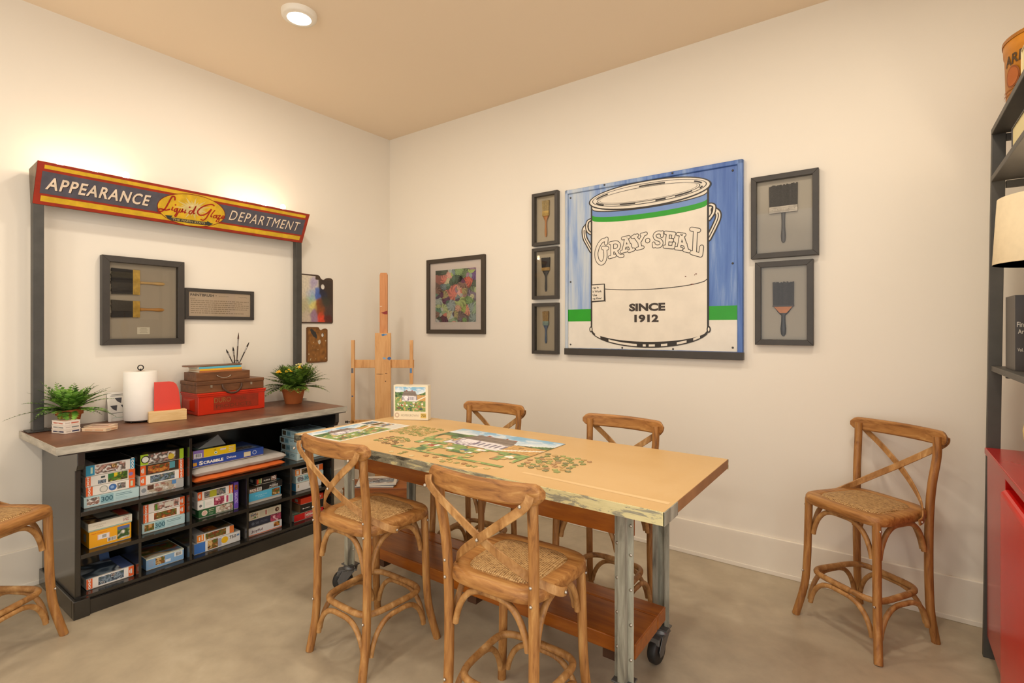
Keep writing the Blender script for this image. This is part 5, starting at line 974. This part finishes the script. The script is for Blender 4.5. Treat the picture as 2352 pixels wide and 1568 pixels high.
for k, (c, lab) in enumerate([('5a6a7a', 'lower magazine lying on the wooden crate'), ('d8d0c4', 'upper pale magazine lying on the wooden crate')]):
    t = thing('magazine', (.59, -.625, .2012+k*.0135), lab, 'magazine', 'magazines on the crate', rz=YAW+.15*k)
    q = MB(); q.box((-.14, -.1, 0), (.14, .1, .001), c); q.box((-.14, -.1, .011), (.14, .1, .012), c); f = Face(q, (-.14, -.1, .012), (1, 0, 0), (0, 1, 0)); f.raster(.02, .02, .26, .15, 24, 14, art('cool', 7+k)); q.build('cover', M['print'], t)
    q = MB(); q.box((-.138, -.099, .0011), (.138, .099, .0109), 'e4dccb'); q.build('pages', M['paper'], t)

# ------------------------------------------------------------------ shelf unit, red cabinet and their things at the right edge
SX0, SX1, SYB, SYF = 3.99, 4.36, -.265, -1.62
t = thing('ladder_shelf', (4.175, -.94, 0), 'tall charcoal metal shelf unit at the right edge of the room', 'shelf')
for x in (SX0, SX1-.04):
    for y in (SYB-.028, SYF):
        q = mbt(t); lean = -.028 if x < 4.1 and y > -1 else 0
        q.prism([(x+lean, y, 0), (x+lean+.042, y, 0), (x+lean+.042, y+.028, 0), (x+lean, y+.028, 0)], (-lean, 0, 2.155)); q.build('post', M['shelf'], t, .002)
for z in (1.195, 1.965, 2.155):
    q = mbt(t); q.box((SX0-.004, SYF+.03, z-.022), (SX1, SYB-.03, z)); q.build('shelf_board', M['shelf'], t, .002)
    q = mbt(t); q.box((SX0+.042, SYB-.026, z-.05), (SX1-.04, SYB-.004, z-.022)); q.build('side_rail', M['shelf'], t, .002)
t = thing('red_cabinet', (4.19, -.95, 0), 'glossy red metal cabinet below the charcoal shelf at right edge', 'cabinet')
q = mbt(t); q.box((4.02, -1.585, .1), (4.31, -.305, .835)); q.build('body', M['redcab'], t, .003)
q = mbt(t); q.box((3.965, -1.587, .8355), (4.313, -.303, .862)); q.build('top_panel', M['redcab'], t, .003)
q = mbt(t); q.box((3.972, -.70, .1), (4.0195, -.315, .832)); q.build('front_frame', M['redcab'], t, .002)
q = mbt(t); q.box((3.955, -1.58, .055), (4.0195, -.72, .80)); q.build('door', flat('bright_red_door', 'd01008', .25, var=.03), t, .02, 4)
for y in (-.36, -1.55):
    q = mbt(t); q.box((4.0, y-.03, 0), (4.3, y+.03, .0995)); q.build('foot', M['rubber'], t, .002)
zt = 2.1562
t = thing('lard_tin', (4.165, -.44, zt), 'round orange lettered tin on the top shelf at right edge', 'tin')
q = MB(); R0 = .158; q.lathe([(R0*.94, 0), (R0*.97, .004), (R0, .22), (R0*1.02, .224), (R0*1.03, .262), (R0*1.0, .268)], 48, 'c8801e'); q.build('body', M['bucket'], t)
q = MB(); q.lathe([(R0*1.045, .262), (R0*1.045, .275), (R0*1.0, .279), (0, .279)], 48, 'a86a20'); q.build('lid', M['bucket'], t)
def wrap(fill):        # lettering bent round the tin
    q = MB(); f = Face(q, (0, 0, 0), (1, 0, 0), (0, 1, 0)); fill(f)
    q.v = [Vector(((R0+.0006+p.z)*math.cos(p.x/R0+a0), (R0+.0006+p.z)*math.sin(p.x/R0+a0), p.y)) for p in q.v]; return q
a0 = -PI*.985
def tin_print(f):
    f.text('ARRE', .075, .19, .038, '4a3416', 2, .02, w=.125, shear=.1)
def tin_bands(f):
    for z in (.235, .08, .066):
        for k in range(12): f.rect(-.05+k*.025, z, -.025+k*.025, z+.004, '9a5a1a', 1)
def tin_emblem(f): f.disc(.055, .125, .034, .04, '8a4a1c', 2); f.disc(.055, .125, .028, .034, 'a85a20', 3)
wrap(tin_bands).build('printed_bands', M['paper'], t); wrap(tin_emblem).build('emblem', M['paper'], t)
wrap(tin_print).build('lettering', M['paper'], t)
def rbook(x0, x1, y0, y1, z0, h, lab, col, spine=None, grp='books on the shelf unit', lying=False):
    t = thing('book', (x0, y0, z0), lab, 'book', grp); X, Y = x1-x0, y1-y0
    q = MB()
    if lying: q.box((0, 0, 0), (X, Y, .003), col); q.box((0, 0, h-.003), (X, Y, h), col); q.box((0, Y-.003, .003), (X, Y, h-.003), col)
    else:
        q.box((0, 0, 0), (.0025, Y, h), col); q.box((X-.0025, 0, 0), (X, Y, h), col); q.box((.0025, 0, 0), (X-.0025, .003, h), col)
        if spine:
            f = Face(q, (0, 0, 0), (1, 0, 0), (0, 0, 1))
            for s_, z, hh, ww in spine: f.text(s_, X/2, z, hh, 'd8d0c0', 1, .01, w=ww)
    q.build('cover', M['print'], t)
    q = MB()
    if lying: q.box((.003, .003, .0031), (X-.004, Y-.0031, h-.0031), 'ded09a')
    else: q.box((.0026, .0031, .002), (X-.0026, Y-.004, h-.004), 'e0d6bc')
    q.build('pages', M['paper'], t)
rbook(4.012, 4.046, -.60, -.42, 1.1957, .27, 'dark brown art book standing leftmost on the third shelf', '3c342e', [('Fine', .165, .018, .025), ('Art', .14, .016, .02), ('Vol. 3', .075, .012, .022)])
rbook(4.0475, 4.09, -.60, -.42, 1.1957, .272, 'navy blue art book standing beside the brown one', '2a3450', [('Fine', .165, .018, .028), ('Art', .14, .016, .022)])
rbook(3.998, 4.2, -.92, -.63, 1.9657, .085, 'thick yellowed book lying under the top shelf', '3a3a44', lying=True)
rbook(4.005, 4.06, -.98, -.74, zt-.0005, .12, 'cream book lying on the top shelf beside the orange tin', 'd8c8a4', lying=True)
t = thing('table_lamp', (4.10, -.76, 1.1957), 'table lamp with pale linen drum shade on the third shelf', 'lamp')
q = MB(); q.lathe([(.06, 0), (.062, .012), (.03, .02), (.02, .05), (.04, .12), (.045, .18), (.02, .26), (.008, .3), (.006, .37)], 28); q.build('base', M['gold'], t)
q = MB(); q.lathe([(.168, .365), (.156, .585), (.154, .585), (.166, .365), (.168, .365)], 48); q.build('lamp_shade', M['linen'], t)
q = MB(); q.ball((0, 0, .42), .03, n=14); q.build('bulb', emit('lamp_bulb', (1, .86, .66), 18), t)
l = bpy.data.lights.new('lamp_light', 'POINT'); l.energy = 3.0; l.color = (1, .82, .6); l.shadow_soft_size = .03; o = bpy.data.objects.new('lamp_light', l); o.location = (4.10, -.76, 1.70); C.objects.link(o)
t = thing('yellow_vase', (4.12, -.74, .8625), 'round yellow ceramic vase on the red cabinet', 'vase')
q = MB(); q.lathe([(.05, 0), (.08, .03), (.105, .09), (.11, .14), (.1, .2), (.07, .245), (.05, .26), (.055, .275), (.045, .275), (.04, .255), (0, .25)], 40); q.build('body', flat('yellow_glaze', 'dfc070', .3, var=.06), t)
